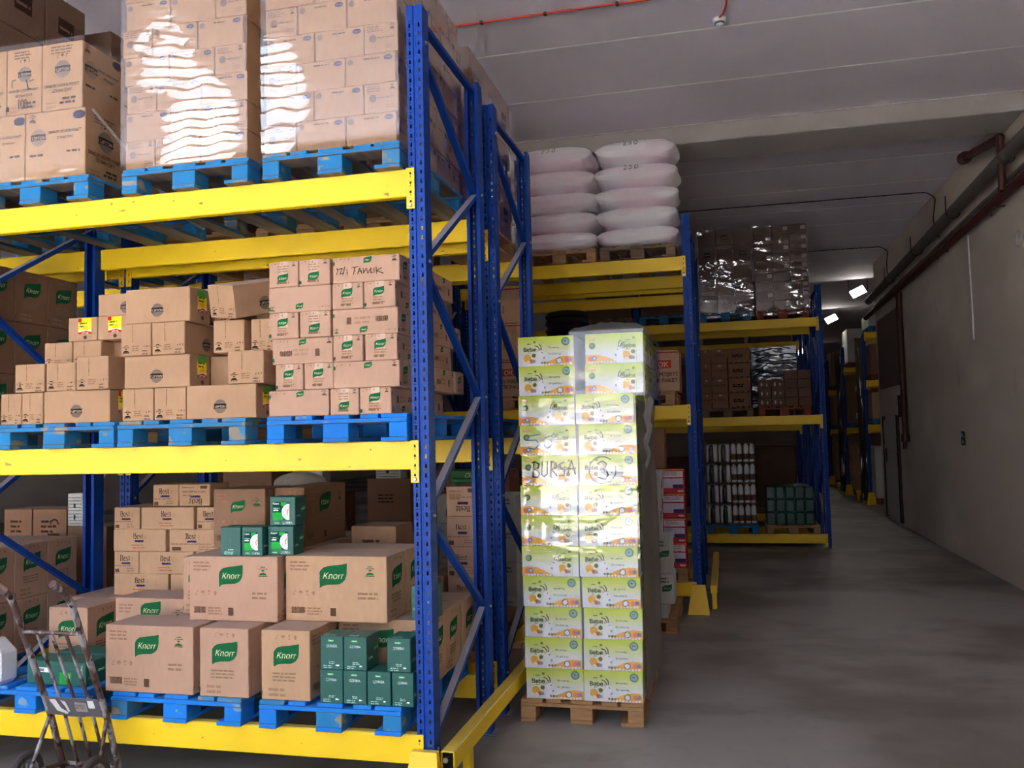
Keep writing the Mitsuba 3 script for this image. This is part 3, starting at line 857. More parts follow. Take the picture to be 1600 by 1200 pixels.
# ------------------------------------------------------------------ fittings on the ceiling and the right wall
k = thing('smoke_detector', 'white round smoke detector on the ceiling, fed by the red cable', 'smoke detector')
put('base', mikit.ply(lathe([(0, 0), (.055, 0), (.06, -.012), (.05, -.03), (0, -.03)]), 'white_plastic', 35), k, T().translate([1.66, 3.19, CEIL]))
put('sensor_head', mikit.ply(lathe([(0, -.03), (.04, -.03), (.036, -.055), (.02, -.066), (0, -.066)]), 'white_plastic', 35), k, T().translate([1.66, 3.19, CEIL]))
put('vent_ring', mikit.ply(lathe([(.037, -.034), (.041, -.034), (.0405, -.05), (.037, -.05), (.037, -.034)]), 'grey_plastic', 35), k, T().translate([1.66, 3.19, CEIL]))
pts = [(-2.2, 2.66, CEIL - .013), (-.4, 2.66, CEIL - .013), (.4, 2.655, CEIL - .014), (1.35, 2.66, CEIL - .013), (1.62, 2.66, CEIL - .014), (1.70, 2.68, CEIL - .014), (1.72, 2.8, CEIL - .014), (1.715, 2.95, CEIL - .014), (1.69, 3.08, CEIL - .012), (1.66, 3.13, CEIL - .016)]
k = thing('red_cable', 'thin orange red cable clipped along the ceiling to the smoke detector', 'cable')
put('cable', mikit.ply(tube(bend(pts, .05), .0085, 8), 'orange_cable', True), k)
for x in (-1.2, -.3, .25, .85, 1.4):
    put('clip', mikit.ply(cbox(x - .012, x + .012, 2.64, 2.68, CEIL - .024, CEIL - .001, .002), 'dark_cable'), k)
for y, lab in ((9.72, 'dark thin cable across the dark ceiling, nearer of the two'), (13.7, 'dark thin cable across the dark ceiling, farther of the two')):
    put('ceiling_cable', mikit.ply(tube(bend([(-2, y, CEIL - .012), (XW - .15, y, CEIL - .012), (XW - .02, y + .02, CEIL - .1), (XW - .018, y + .25, 5.0), (XW - .02, y + .05, 4.72), (XW - .02, y - .1, 4.66)], .06), .009, 8), 'dark_cable', True), None, None, lab, 'cable')
k = thing('red_pipe', 'long dark red pipe run along the upper right wall', 'pipe')
put('run', mikit.ply(tube([(XW - .09, -3, 4.42), (XW - .09, 6, 4.42), (XW - .09, 16.3, 4.30)], .052, 12), 'red_pipe_paint', True), k)
put('riser', mikit.ply(tube([(XW - .16, 6.12, 4.42), (XW - .16, 6.1, 5.0)], .04, 12), 'red_pipe_paint', True), k)
put('branch', mikit.ply(tube([(XW - .16, 6.1, 5.0), (XW - .17, 7.45, 5.2)], .05, 12), 'red_pipe_paint', True), k)
put('branch_cap', mikit.ply(tube([(XW - .17, 7.42, 5.195), (XW - .17, 7.56, 5.215)], .075, 14), 'red_pipe_paint', 40), k)
for y in (1.5, 6.6, 9.2, 12.2, 14.0):
    put('bracket', mikit.ply(join([bar((XW - .002, y, 4.36), (XW - .16, y, 4.345), .03, .012), bar((XW - .15, y, 4.25), (XW - .15, y, 4.35), .012, .03, (0, 1, 0))]), 'dark_frame'), k)
k = thing('grey_pipe', 'thick grey pipe hung on hooks above the red pipe', 'pipe')
put('run', mikit.ply(tube([(XW - .14, -3, 4.78), (XW - .14, 5.6, 4.78), (XW - .14, 15.5, 4.56)], .075, 14), 'grey_pipe_paint', True), k)
for y in (2.0, 6.0, 8.3, 10.6, 13.0):
    z = 4.78 - max(0, y - 5.6) * .0222
    a = np.linspace(math.pi, 2 * math.pi + 1.4, 14)
    put('hook', mikit.ply(tube([(XW - .225, y, z + .22), *[(XW - .14 + .088 * math.cos(q), y, z + .088 * math.sin(q)) for q in a]], .008, 6), 'dark_cable', True), k)
k = thing('thin_pipe', 'thin grey pipe between the thick grey pipe and red pipe', 'pipe')
put('run', mikit.ply(tube([(XW - .05, -3, 4.58), (XW - .05, 6, 4.58), (XW - .05, 15.5, 4.42)], .026, 10), 'grey_pipe_paint', True), k)
k = thing('standpipe', 'dark red vertical pipe down the far right wall beside the door', 'pipe')
put('run', mikit.ply(tube([(XW - .07, 12.6, 4.3), (XW - .07, 12.6, 1.62)], .055, 12), 'red_pipe_paint', True), k)
put('end_collar', mikit.ply(tube([(XW - .075, 12.6, 1.74), (XW - .075, 12.6, 1.60)], .073, 12), 'red_pipe_paint', 40), k)
put('valve_box', mikit.ply(cbox(XW - .12, XW - .002, 12.72, 12.92, 2.05, 2.45, .008), 'dark_frame'), k)
put('drip_valve', mikit.ply(cbox(XW - .09, XW - .03, 12.70, 12.80, 1.47, 1.60, .008), 'dark_frame'), k)
put('wall_cable', mikit.ply(tube(bend([(XW - .012, 8.14, 4.36), (XW - .012, 8.13, 3.6), (XW - .012, 8.12, 2.98)], .05), .009, 8), 'white_plastic', True), None, None, 'thin pale cable hanging straight down the right wall', 'cable')
put('socket_ring', mikit.ply(join([lathe([(.075, 0), (.095, 0), (.095, .02), (.075, .02), (.075, 0)])]), 'beam_paint', 35), None, T().translate([XW - .001, 6.17, 3.886]) @ T().rotate([0, 1, 0], -90), 'pale round ring fitting high on the right wall', 'wall fitting')
k = thing('wall_sign', 'small dark green sign alone on the right wall', 'sign')
put('plate', mikit.ply(cbox(XW - .008, XW - .001, 8.85, 9.05, 1.60, 1.79, .002), 'sign_green'), k)
a = Art(.2, .19)
a.rect(.02, .11, .07, .06, C(150, 160, 150)).rect(.11, .10, .06, .04, C(120, 140, 130)).rect(.04, .02, .1, .05, C(140, 150, 140))
put('print', a.ply(), k, frame((XW - .0085, 9.05, 1.60), (0, -1, 0), (0, 0, 1)))

# lamps
scene['lamp_glow'] = pri(C(240), .5)
for i, (x, y, z, lab) in enumerate(((4.76, 17.75, 5.12, 'bright ceiling flood lamp, nearest one above the end of the aisle'), (4.73, 22.9, 5.12, 'bright ceiling flood lamp, middle one down the aisle'), (4.70, 34.0, 5.12, 'bright ceiling flood lamp, farthest and smallest beside the blue upright'))):
    k = thing('flood_lamp', lab, 'lamp', 'flood lamps down the aisle')
    m = T().translate([x, y, z]) @ T().rotate([0, 0, 1], -14) @ T().rotate([1, 0, 0], 30) @ T().rotate([0, 1, 0], -24)
    put('housing', mikit.ply(cbox(-.19, .19, -.03, .05, -.12, .12, .012), 'grey_plastic'), k, m)
    put('bracket', mikit.ply(join([bar((x - .21, y, z), (x - .21, y, CEIL), .02, .006, (0, 1, 0)), bar((x + .21, y, z), (x + .21, y, CEIL), .02, .006, (0, 1, 0)), bar((x - .21, y, z), (x + .21, y, z), .012, .012)]), 'dark_frame'), k)
    v = np.array([[-.17, -.033, -.1], [.17, -.033, -.1], [.17, -.033, .1], [-.17, -.033, .1]])
    sh = mikit.ply((v, np.array([[0, 1, 2], [0, 2, 3]])), 'lamp_glow')
    put('lens', {**sh, 'emitter': {'type': 'area', 'radiance': rgb((5, 4.7, 4.2))}}, k, m)

# ------------------------------------------------------------------ the racks: upright frames and beams
FH = 4.18


def post_mesh(h):
    """Folded steel post: front face with a shallow groove, two sides, returned lips; slots punched through"""
    w, d, t = .09, .10, .0035
    path = [(.022, d), (t / 2, d), (t / 2, t / 2), (.036, t / 2), (.040, .008), (.050, .008), (.054, t / 2), (w - t / 2, t / 2), (w - t / 2, d), (w - .022, d)]
    sec = LineString(path).buffer(t / 2, cap_style=2, join_style=2)
    body = m3.Manifold.extrude(m3.CrossSection([np.array(sec.exterior.coords)[:-1][::1 if sec.exterior.is_ccw else -1]]), h)
    cut = []
    n = int((h - .1) / .05)
    for i in range(n):
        z = .07 + i * .05
        for x in (.019, .071):
            p = [(x - .006, -.02, z - .011), (x + .006, -.02, z - .011), (x + .0042, -.02, z + .011), (x - .0042, -.02, z + .011)]
            cut.append(m3.Manifold.hull_points(np.array(p + [(a, .02, b) for a, _, b in p])))
        cut.append(m3.Manifold.cube([.006, .04, .006], True).translate([.019, 0, z + .025]))
        cut.append(m3.Manifold.cube([.04, .007, .010], True).translate([w, .05, z]))
    return body - m3.Manifold.batch_boolean(cut, m3.OpType.Add)


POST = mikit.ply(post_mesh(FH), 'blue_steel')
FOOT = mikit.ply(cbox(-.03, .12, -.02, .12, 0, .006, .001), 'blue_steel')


def bolt_ply():
    return cached('bolt', lambda: mikit.ply(lathe([(0, .010), (.007, .010), (.010, .007), (.010, 0), (0, 0)], 10), 'steel_bolt'))


def face_out(x, y, z, n):
    return T().translate([x, y, z]) @ (T().rotate([0, 1, 0], 90) if n == 'x' else T().rotate([1, 0, 0], 90))


GUARD = None


def upright(x, y, label, guard=False, depth=1.18):
    k = thing('rack_upright', label, 'rack upright', None, 'thing')
    put('post', POST, k, T().translate([x, y, 0]))
    put('post', POST, k, T().translate([x, y + depth, 0]) @ T().scale([1, -1, 1]))
    for yy in (y, y + depth - .10):
        put('foot_plate', FOOT, k, T().translate([x, yy, 0]))
    xm = x + .045
    ya, yb = y + .055, y + depth - .055
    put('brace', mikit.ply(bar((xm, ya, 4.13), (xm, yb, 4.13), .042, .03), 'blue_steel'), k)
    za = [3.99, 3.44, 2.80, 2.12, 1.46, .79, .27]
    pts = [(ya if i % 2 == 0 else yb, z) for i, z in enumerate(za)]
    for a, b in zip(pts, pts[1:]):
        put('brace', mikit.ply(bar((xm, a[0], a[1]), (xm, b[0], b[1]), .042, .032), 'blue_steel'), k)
    for yy, zz in pts:
        put('bolt', bolt_ply(), k, face_out(x + .09, yy, zz, 'x'))
    if guard:
        def mk():
            p = [(-.06, -.13, 0), (.16, -.13, 0), (.16, -.021, 0), (-.06, -.021, 0), (-.012, -.06, .29), (.122, -.06, .29), (.122, -.022, .29), (-.012, -.022, .29)]
            return mikit.ply(m3.Manifold.hull_points(np.array(p)), 'yellow_steel')
        put('foot_guard', cached('guard', mk), k, T().translate([x, y, 0.0]))
        put('bolt', bolt_ply(), k, face_out(x + .06, y - .07, .20, 'y'))
    return k


def connector_mesh():
    body = cbox(0, .046, -.008, 0, -.22, 0, .001)
    cut = [m3.Manifold.cube([.011, .05, .013], True).translate([.024, 0, -.03 - i * .05]) for i in range(4)] + [m3.Manifold.cube([.006, .05, .006], True).translate([.024, 0, -.046 - i * .05]) for i in range(4)]
    return body - m3.Manifold.batch_boolean(cut, m3.OpType.Add)


CONN = mikit.ply(connector_mesh(), 'yellow_steel')


def beam(x0, x1, y, z, label, back=False, left_end=True, right_end=True):
    """Shelf beam between posts, z its top; y its outer face (front beams face -y, back beams +y)"""
    k = thing('shelf_beam', label, 'shelf beam', None, 'thing')
    ya, yb = (y, y + .05) if not back else (y - .05, y)
    m = m3.Manifold.batch_boolean([cbox(x0 + .002, x1 - .002, ya, yb, z - .15, z, .005)], m3.OpType.Add)
    put('rail', mikit.ply(m, 'yellow_steel'), k)
    yc = y - .0005 if not back else y + .0085
    if right_end:
        put('connector', CONN, k, T().translate([x1 - .010, yc, z + .002]))
        put('bolt', bolt_ply(), k, face_out(x1 + .014, yc - .008, z - .20, 'y') if not back else face_out(x1 + .014, yc + .01, z - .20, 'y'))
    if left_end:
        put('connector', CONN, k, T().translate([x0 - .036, yc, z + .002]))
    return k


Z1, Z2, Z3 = .354, 1.852, 3.293
upright(0, 0, 'tall blue perforated rack upright nearest the camera, with yellow foot guard', True)
upright(0, 1.47, 'blue rack upright just behind the nearest one, beside the pale green packs')
upright(-2.9, 0, 'blue rack upright at the left edge behind the hand truck, braces crossing brown cartons')
upright(-2.9, 1.47, 'blue rack upright at the left, standing behind the left edge upright')
upright(-5.8, 0, 'blue rack upright of the front row beyond the left edge')
upright(-5.8, 1.47, 'blue rack upright of the second row beyond the left edge')
for bx0, bx1, where in ((-2.81, 0, 'of the near bay'), (-5.71, -2.9, 'of the bay at the left edge')):
    for z, lev in ((Z1, 'bottom'), (Z2, 'middle'), (Z3, 'top')):
        beam(bx0, bx1, -.001, z, f'yellow front shelf beam of the {lev} shelf {where}')
        beam(bx0, bx1, 1.181, z, f'yellow rear shelf beam of the {lev} shelf {where}', True)
        beam(bx0, bx1, 1.469, z, f'yellow front beam, {lev} shelf of the second row, {where}')
        beam(bx0, bx1, 2.651, z + .015, f'yellow rear beam, {lev} shelf of the second row, {where}', True)
k = thing('guard_rail', 'yellow box section guard rail on the floor running back from the near upright', 'guard rail')
rail = cbox(.127, .200, -.015, 2.66, .185, .285, .006) - cbox(.133, .194, -.1, .06, .191, .279, 0)
put('rail', mikit.ply(rail, 'yellow_steel'), k)
put('hollow_shade_plate', mikit.ply(cbox(.134, .193, .004, .010, .192, .278, .001), 'hollow_shade'), k)  # black plate paints the shade inside the hollow rail end
put('bolt', cached('bigbolt', lambda: mikit.ply(lathe([(0, .014), (.012, .014), (.015, .010), (.015, 0), (0, 0)], 12), 'steel_bolt')), k, face_out(.15, .004, .235, 'y'))
for y in (.30, 2.3):
    put('leg', mikit.ply(cbox(.145, .185, y, y + .08, 0, .186, .003), 'yellow_steel'), k)

# second rack row, across the cross aisle
R2Z = (.313, 2.154, 3.73)
X2, Y2 = 1.20, 5.05
upright(X2, Y2, 'dark blue rack upright carrying the sacks, yellow guard at its foot', True)
upright(X2, Y2 + 1.47, 'blue rack upright behind the one carrying the sacks')
upright(X2 - 2.9, Y2, 'blue rack upright in the dim cross aisle behind the near rack')
upright(X2 - 2.9, Y2 + 1.47, 'blue rack upright deepest behind the near rack')
upright(X2 - 5.8, Y2, 'blue rack upright of the sack rack, far to the left')
for i, (bx0, bx1, where) in enumerate(((X2 - 2.81, X2, 'under the sacks'), (X2 - 5.71, X2 - 2.9, 'left of the sacks'))):
    for z, lev in zip(R2Z, ('bottom', 'middle', 'top')):
        beam(bx0, bx1, Y2 - .001, z, f'yellow front beam of the {lev} shelf in the rack bay {where}')
        beam(bx0, bx1, Y2 + 1.181, z, f'dim yellow rear beam of the {lev} shelf in the rack bay {where}', True)
        if i == 0:
            beam(bx0, bx1, Y2 + 1.469, z, f'dim yellow front beam of the {lev} shelf, rear rack {where}')
            beam(bx0, bx1, Y2 + 2.651, z, f'dim yellow rear beam of the {lev} shelf, rear rack {where}', True)
k = thing('guard_rail', 'yellow guard rail on the floor beside the sack rack, behind its foot guard', 'guard rail')
put('rail', mikit.ply(cbox(X2 + .17, X2 + .24, Y2 + .02, Y2 + 2.6, .19, .28, .006), 'yellow_steel'), k)
for y in (Y2 + .2, Y2 + 2.3):
    put('leg', mikit.ply(cbox(X2 + .18, X2 + .23, y, y + .06, 0, .191, .003), 'yellow_steel'), k)
# third rack row
R3Z = (.215, 2.096, 3.655)
X3, Y3 = 3.05, 10.35
upright(X3, Y3, 'dark blue rack upright at the end of the third rack, beside the aisle')
upright(X3, Y3 + 1.47, 'dark blue rack upright behind the end of the third rack')
upright(X3 - 2.9, Y3, 'dark blue rack upright of the third rack hidden behind the pale green packs')
for bx0, bx1, where in ((X3 - 2.81, X3, 'with the green bottles'), (X3 - 5.71, X3 - 2.9, 'left of the green bottles')):
    for z, lev in zip(R3Z, ('bottom', 'middle', 'top')):
        beam(bx0, bx1, Y3 - .001, z, f'dark yellow front beam, {lev} shelf, third rack bay {where}')
        beam(bx0, bx1, Y3 + 1.181, z, f'dark yellow rear beam, {lev} shelf, third rack bay {where}', True)
R4Z = (.25, 2.0, 3.6)
X4, Y4 = 3.0, 13.6
upright(X4, Y4, 'dim blue rack upright of the fourth rack, behind the teal load')
upright(X4 - 2.9, Y4, 'dim blue rack upright of the fourth rack, farther in')
for z, lev in zip(R4Z, ('bottom', 'middle', 'top')):
    beam(X4 - 2.81, X4, Y4 - .001, z, f'dim yellow front beam, {lev} shelf of the fourth rack')
    beam(X4 - 2.81, X4, Y4 + 1.181, z, f'dim yellow rear beam, {lev} shelf of the fourth rack', True)
# far rows at the end of the aisle
FAR = [(4.93, 18.72, (1.95, 3.04, 4.24), 'nearest'), (4.85, 22.1, (1.89, 3.60), 'middle'), (4.95, 27.0, (1.85, 3.17), 'deepest')]
for x, y, zs, where in FAR:
    upright(x, y, f'blue rack upright at the end of the aisle under the lamps, {where}', True)
    upright(x + 2.9, y, f'blue rack upright beyond the wall end, {where} row')
    for z, lev in zip(zs, ('lower', 'upper', 'topmost')):
        beam(x + .09, x + 2.9, y - .001, z, f'yellow beam stub right of the {where} far upright, {lev} shelf')
        beam(x + .09, x + 2.9, y + 1.181, z, f'yellow rear beam right of the {where} far upright, {lev} shelf', True)
    k = thing('guard_rail', f'yellow guard rail on the floor behind the {where} far upright', 'guard rail')
    put('rail', mikit.ply(cbox(x - .12, x - .05, y + .1, y + 1.3, .19, .28, .006), 'yellow_steel'), k)
    for yy in (y + .2, y + 1.1):
        put('leg', mikit.ply(cbox(x - .11, x - .06, yy, yy + .06, 0, .191, .003), 'yellow_steel'), k)


# ------------------------------------------------------------------ pallets, each board and block a part
def pallet(x0, y0, z0, mat, label, w=.8, d=1.2, mat2=None, group=None, skew=0.0):
    k = thing('pallet', label, 'pallet', group)
    m = T().translate([x0 + w / 2, y0 + d / 2, z0]) @ T().rotate([0, 0, 1], skew)
    r = random.Random(round(x0 * 991 + y0 * 77 + z0 * 13))
    b = .022

    def part(name, xa, xb, ya, yb, za, zb, mm):
        put(name, cached((name, round(xb - xa, 3), round(yb - ya, 3), round(zb - za, 3), mm), lambda: mikit.ply(cbox(-(xb - xa) / 2, (xb - xa) / 2, -(yb - ya) / 2, (yb - ya) / 2, 0, zb - za, .003), mm)), k, m @ T().translate([(xa + xb) / 2 - w / 2, (ya + yb) / 2 - d / 2, za]))
    other = mat2 or mat
    for xa in (0, .3275 * w / .8, w - .145):
        part('base_board', xa if xa else 0, xa + .145 if xa else .10, 0, d, 0, b, mat)
    for ya, yl in ((0, .145), (d / 2 - .0725, .145), (d - .145, .145)):
        for xa, xl in ((0, .10), (.3275 * w / .8, .145), (w - .10, .10)):
            part('block', xa, xa + xl, ya + .004, ya + yl - .004, b, b + .078, other if r.random() < .3 else mat)
        part('cross_board', 0, w, ya, ya + yl, b + .078, b + .10, mat)
    xs, ws = (0, .166, .3275, .534, .655), (.145, .10, .145, .10, .145)
    for xa, xl in zip(xs, ws):
        j = r.uniform(-.008, .008)
        part('deck_board', xa * w / .8, xa * w / .8 + xl, j + .01, d + j - .01, b + .10, b + .122, other if r.random() < .25 else mat)
    return k


PH = .1445
# ------------------------------------------------------------------ film, sacks
def film_sheet(w, h, seed, amp=.006, fx=2.0, fy=9.0, nx=60, ny=90, bulge=0.0, sag=0.0, pleat=(), ragged=0.0):
    """Stretch film over a w x h face, in the xy plane facing +z: pulled into sideways folds"""
    u, v = np.meshgrid(np.linspace(0, 1, nx), np.linspace(0, 1, ny))
    x, y = u * w, v * h
    p = np.stack([x * fx, y * fy + x * .8, x * 0 + seed * 3.7], -1)
    z = amp * (meshkit.fbm(p, 4, seed) - .35) + amp * .8 * (meshkit.noise(np.stack([x * 3 + seed, y * 3.1, x * 0 + 2.0], -1), seed) - .5)
    z += bulge * np.sin(np.pi * u) * np.sin(np.pi * v)
    if pleat:    # horizontal pleats of slack film: each runs outward upwards, then tucks back in
        for px, py, rx, ry, tilt, f in pleat:
            wob = meshkit.fbm(np.stack([x * 3, y * 4, x * 0 + seed], -1), 3, seed + 9) - .5
            g = np.clip(1.6 - 1.6 * (((x - px) / rx) ** 2 + ((y - py) / ry) ** 2) + 2.2 * wob, 0, 1)
            ph = y * f + 2.2 * meshkit.noise(np.stack([x * 2.2, y * 3, x * 0 + seed], -1), seed + 3) + .5 * meshkit.noise(np.stack([x * 9, y * 9, x * 0], -1), seed + 5)
            z += g * tilt / f * (ph % 1.0)
    if sag:      # slack film leaning out at its top edge
        z += sag * (v * h)
    z = np.maximum(z - z.min() * .0, 0.002)
    if ragged:
        y = y + ragged * (meshkit.noise(np.stack([x * 9, x * 0 + seed, x * 0], -1), seed + 4) - .5) * (v > .98)
    vt = np.stack([x, y, z], -1).reshape(-1, 3)
    i, j = np.meshgrid(np.arange(ny - 1), np.arange(nx - 1), indexing='ij')
    q = np.stack([i * nx + j, i * nx + j + 1, (i + 1) * nx + j + 1, (i + 1) * nx + j], -1).reshape(-1, 4)
    return vt, np.vstack([q[:, [0, 1, 2]], q[:, [0, 2, 3]]])


def film(label, sheets, mat='film', group=None):
    """sheets: (face 'front' | 'right' | 'left', x or y start, end, plane, z0, z1, options)"""
    k = thing('stretch_film', label, 'plastic film', group)
    for side, a, b, pl, z0, z1, o in sheets:
        m = film_sheet(b - a, z1 - z0, **{x: y for x, y in o.items() if x != 'mat'})
        at = frame((a, pl, z0), (1, 0, 0), (0, 0, 1)) if side == 'front' else frame((pl, a, z0), (0, 1, 0), (0, 0, 1)) if side == 'right' else frame((pl, b, z0), (0, -1, 0), (0, 0, 1))
        put(side + '_sheet', mikit.ply(m, o.get('mat', mat), True), k, at)
    return k


def sack_mesh(w, d, h, seed):
    n = 46
    u, v = np.meshgrid(np.linspace(-1, 1, n), np.linspace(-1, 1, n))
    r = np.random.default_rng(seed)
    prof = np.maximum((1 - np.abs(u) ** 3.4), 0) ** .62 * np.maximum(1 - np.abs(v) ** 4, 0) ** .55
    ear = np.clip(np.abs(u) - .86, 0, 1) * 7
    x = u * w / 2 * (1 + .02 * np.sin(v * 3 + seed))
    y = v * d / 2 * (1 - .22 * np.clip(np.abs(u) - .8, 0, 1) * 3)
    fold = meshkit.fbm(np.stack([x * 7, y * 7, x * 0 + seed], -1), 3, seed) - .5
    puck = np.sin(v * 26 + seed) * .012 * np.clip(np.abs(u) - .55, 0, 1) * 2
    top = h * .5 * prof * (1 + .10 * fold) + puck * (prof > .02)
    bot = -h * .42 * prof ** .8
    lift = h * .10 * np.abs(u) ** 5
    vt = np.vstack([np.stack([x, y, top + lift + .02 * h * fold], -1).reshape(-1, 3), np.stack([x, y, bot + lift - .002], -1).reshape(-1, 3)])
    vt[:, 2] += .42 * h
    i, j = np.meshgrid(np.arange(n - 1), np.arange(n - 1), indexing='ij')
    q = np.stack([i * n + j, i * n + j + 1, (i + 1) * n + j + 1, (i + 1) * n + j], -1).reshape(-1, 4)
    f = np.vstack([q[:, [0, 1, 2]], q[:, [0, 2, 3]]])
    rim = np.concatenate([np.arange(n), np.arange(2, n + 1) * n - 1, n * n - 2 - np.arange(n - 1), (np.arange(n - 2, -1, -1)) * n])
    a, b = rim, np.roll(rim, -1)
    N = n * n
    return vt, np.vstack([f, f[:, ::-1] + N, np.stack([a, b + N, b], 1), np.stack([a, a + N, b + N], 1)])


# ------------------------------------------------------------------ front row, middle shelf, right pallet: small cartons
B2 = Z2 + PH
pallet(-.812, -.05, Z2, 'pallet_bright_blue', 'bright blue pallet under small leaf-badge cartons on the middle shelf', skew=0)
g = 'small cartons on the middle shelf'
S = 'of the right middle-shelf stack'
h = .1405
rows = [
    [('l', -.812, -.458, 0), ('e', -.452, -.286, 0), ('e', -.283, -.105, 1)],
    [('e', -.768, -.604, 1), ('e', -.602, -.432, 2), ('l', -.43, -.055, 0)],
    [('l', -.792, -.436, 3), ('e', -.43, -.257, 1), ('e', -.25, -.068, 2)],
    [('e', -.808, -.632, 1), ('e', -.622, -.442, 0), ('l', -.435, -.063, 2)],
    [('l', -.808, -.440, 1), ('e', -.436, -.258, 2), ('e', -.254, -.075, 1)],
    [('e', -.805, -.630, 0), ('e', -.626, -.444, 3), ('l', -.432, -.05, 4)],
]
RN = ['bottom row', 'second row up', 'third row up', 'fourth row up', 'fifth row up', 'top row']
CN = ['leftmost', 'middle', 'rightmost']
for i, row in enumerate(rows):
    z = B2 + i * h
    for j, (kd, x0, x1, v) in enumerate(row):
        long = kd == 'l'
        lab = f'small tan carton with leaf badge, {RN[i]}, {CN[j]}, {S}' if i < 5 or j < 2 else 'small tan carton with handwritten word TAVUK atop the right middle-shelf stack'
        dep = .18 if long else .37
        carton(x0, x1, -.03 + rng.uniform(0, .012), -.03 + dep, z, z + h, 'card_pink', lab, (('small_long' if long else 'small_end'), v), ('small_end', 1) if long and j == 2 else ('small_long', 2) if j == 2 else None, tape='front' if not long else ('side' if j == 2 else None), group=None, rot=rng.uniform(-.5, .5))
    # the stack's aisle side, seen between the posts
    xr = row[2][2]
    y = -.03 + (.18 if row[2][0] == 'l' else .37) + .006
    n = 0
    for dep, kd in ((.37, 'l'), (.37, 'l'), (.18, 'e')) if row[2][0] == 'l' else ((.18, 'e'), (.37, 'l')):
        if y + dep > 1.14 or (i == 5 and n > 1):
            break
        jx = xr + rng.uniform(-.02, .012)
        carton(jx - (.18 if kd == 'l' else .37), jx, y, y + dep, z, z + h, 'card_pink', f'small tan carton, {RN[i]}, {["first", "second", "third"][n]} along the aisle side, {S}', None, (('small_long', 3) if kd == 'l' else ('small_end', n)), tape='side' if kd == 'e' else None, rot=rng.uniform(-.8, .8))
        y += dep + .006
        n += 1

# ------------------------------------------------------------------ middle shelf, middle pallet: tea cartons
pallet(-1.742, -.05, Z2, 'pallet_blue', 'weathered blue pallet under the open tea carton stack, middle shelf', mat2='pallet_worn_blue')
T_ = 'on the middle shelf pallet, centre'
def tea(x0, x1, z0, y, label, kind, var=0, right=None, dep=None, h=.182, mat='card_buff', **kw):
    dep = dep or (.42 if kind == 'tea_end' else .20)
    return carton(x0, x1, y, y + dep, z0, z0 + h, mat, label, (kind, var) if kind else None, right, **kw)
tea(-1.725, -1.523, B2, -.03, 'plain tan tea carton end, bottom left of the centre stack on middle shelf', 'tea_end', 0)
tea(-1.520, -1.318, B2, -.028, 'plain tan tea carton end, bottom row second from left, centre middle-shelf stack', 'tea_end', 1)
tea(-1.314, -.885, B2, -.03, 'wide tan tea carton with round badge, bottom right of the centre middle-shelf stack', 'tea_long', 1, ('tea_label', 0), h=.186)
z = B2 + .1835
tea(-1.712, -1.292, z, -.03, 'wide tan tea carton with badge, second row, yellow label on its side', 'tea_long', 0, ('tea_label', 0))
tea(-1.30, -1.10, z, .18, 'tan tea carton end set back in shadow, second row of centre middle-shelf stack', None, dep=.42)
tea(-1.058, -.838, z + .004, -.03, 'tan tea carton end alone on the wide one, right of the shaded gap', 'tea_end', 2)
z += .1835
tea(-1.728, -1.532, z, -.04, 'tan tea carton end, third row leftmost, centre stack on middle shelf', 'tea_end', 0)
tea(-1.528, -1.318, z, -.038, 'tan tea carton end, third row second, with round badge on its side', 'tea_end', 1, ('tea_long', 2))
tea(-1.178, -.985, z, .02, 'tan tea carton end standing behind the lone one, middle of the shelf', 'tea_end', 2)
tea(-.955, -.815, z, .04, 'tan tea carton end half hidden behind the small leaf-badge cartons', 'tea_end', 0, dep=.3)
tea(-1.14, -.815, z + .1825, .42, 'wide tan tea carton in shade beneath the tilted carton', 'tea_long', 2, dep=.2)
z += .1835
tea(-1.705, -1.290, z, -.03, 'wide tan tea carton with badge on top, large green and yellow side label', 'tea_long', 0, ('tea_label', 0), h=.196)
tea(-1.42, -1.205, z + .026, .24, 'tan tea carton behind the top one, its upper half showing', 'tea_end', 3, dep=.42, h=.20)
tl = T().rotate([0, 0, 1], -22) @ T().rotate([1, 0, 0], 13) @ T().rotate([0, 1, 0], 7)
carton(-1.135, -.915, -.02, .40, 2.60, 2.785, 'card_buff', 'tan tea carton tilted on top of the pile, its dusty top showing', ('tea_end', 1), ('tea_long', 2), tilt=tl)

# ------------------------------------------------------------------ middle shelf, left pallet: stepped tea cartons
pallet(-2.565, -.05, Z2, 'pallet_blue', 'weathered blue pallet under the stepped tea cartons, left on the middle shelf')
tea(-2.55, -2.405, B2, -.03, 'tan tea carton end cut by the left edge, bottom row on middle shelf', 'tea_end', 3)
tea(-2.40, -2.254, B2, -.032, 'tan tea carton end, bottom row beside the left wide one, middle shelf', 'tea_end', 4)
tea(-2.250, -1.805, B2, -.03, 'wide tan tea carton with badge, bottom row, left pallet of middle shelf', 'tea_long', 0, ('tea_label', 1), h=.186)
z = B2 + .187
tea(-2.462, -2.256, z, -.02, 'tan tea carton end, second step from below, leftmost on the left pallet', 'tea_end', 0, h=.165)
tea(-2.246, -2.044, z, -.018, 'tan tea carton end, second step from below, middle of the left pallet', 'tea_end', 1, h=.165)
tea(-2.014, -1.800, z, -.05, 'tan tea carton end pushed forward on the second step, shaded right side', 'tea_end', 2, h=.19)
z += .168
tea(-2.544, -2.34, z, .30, 'tan tea carton end, third step, left of its neighbour, left pallet', 'tea_end', 3, h=.16)
tea(-2.334, -2.13, z, .30, 'tan tea carton end, third step, with a shaded right side, left pallet', 'tea_end', 1, h=.16)
tea(-2.14, -1.76, z, .42, 'tan tea carton standing behind the third step of the left pallet', None, dep=.3, h=.16)
z += .162
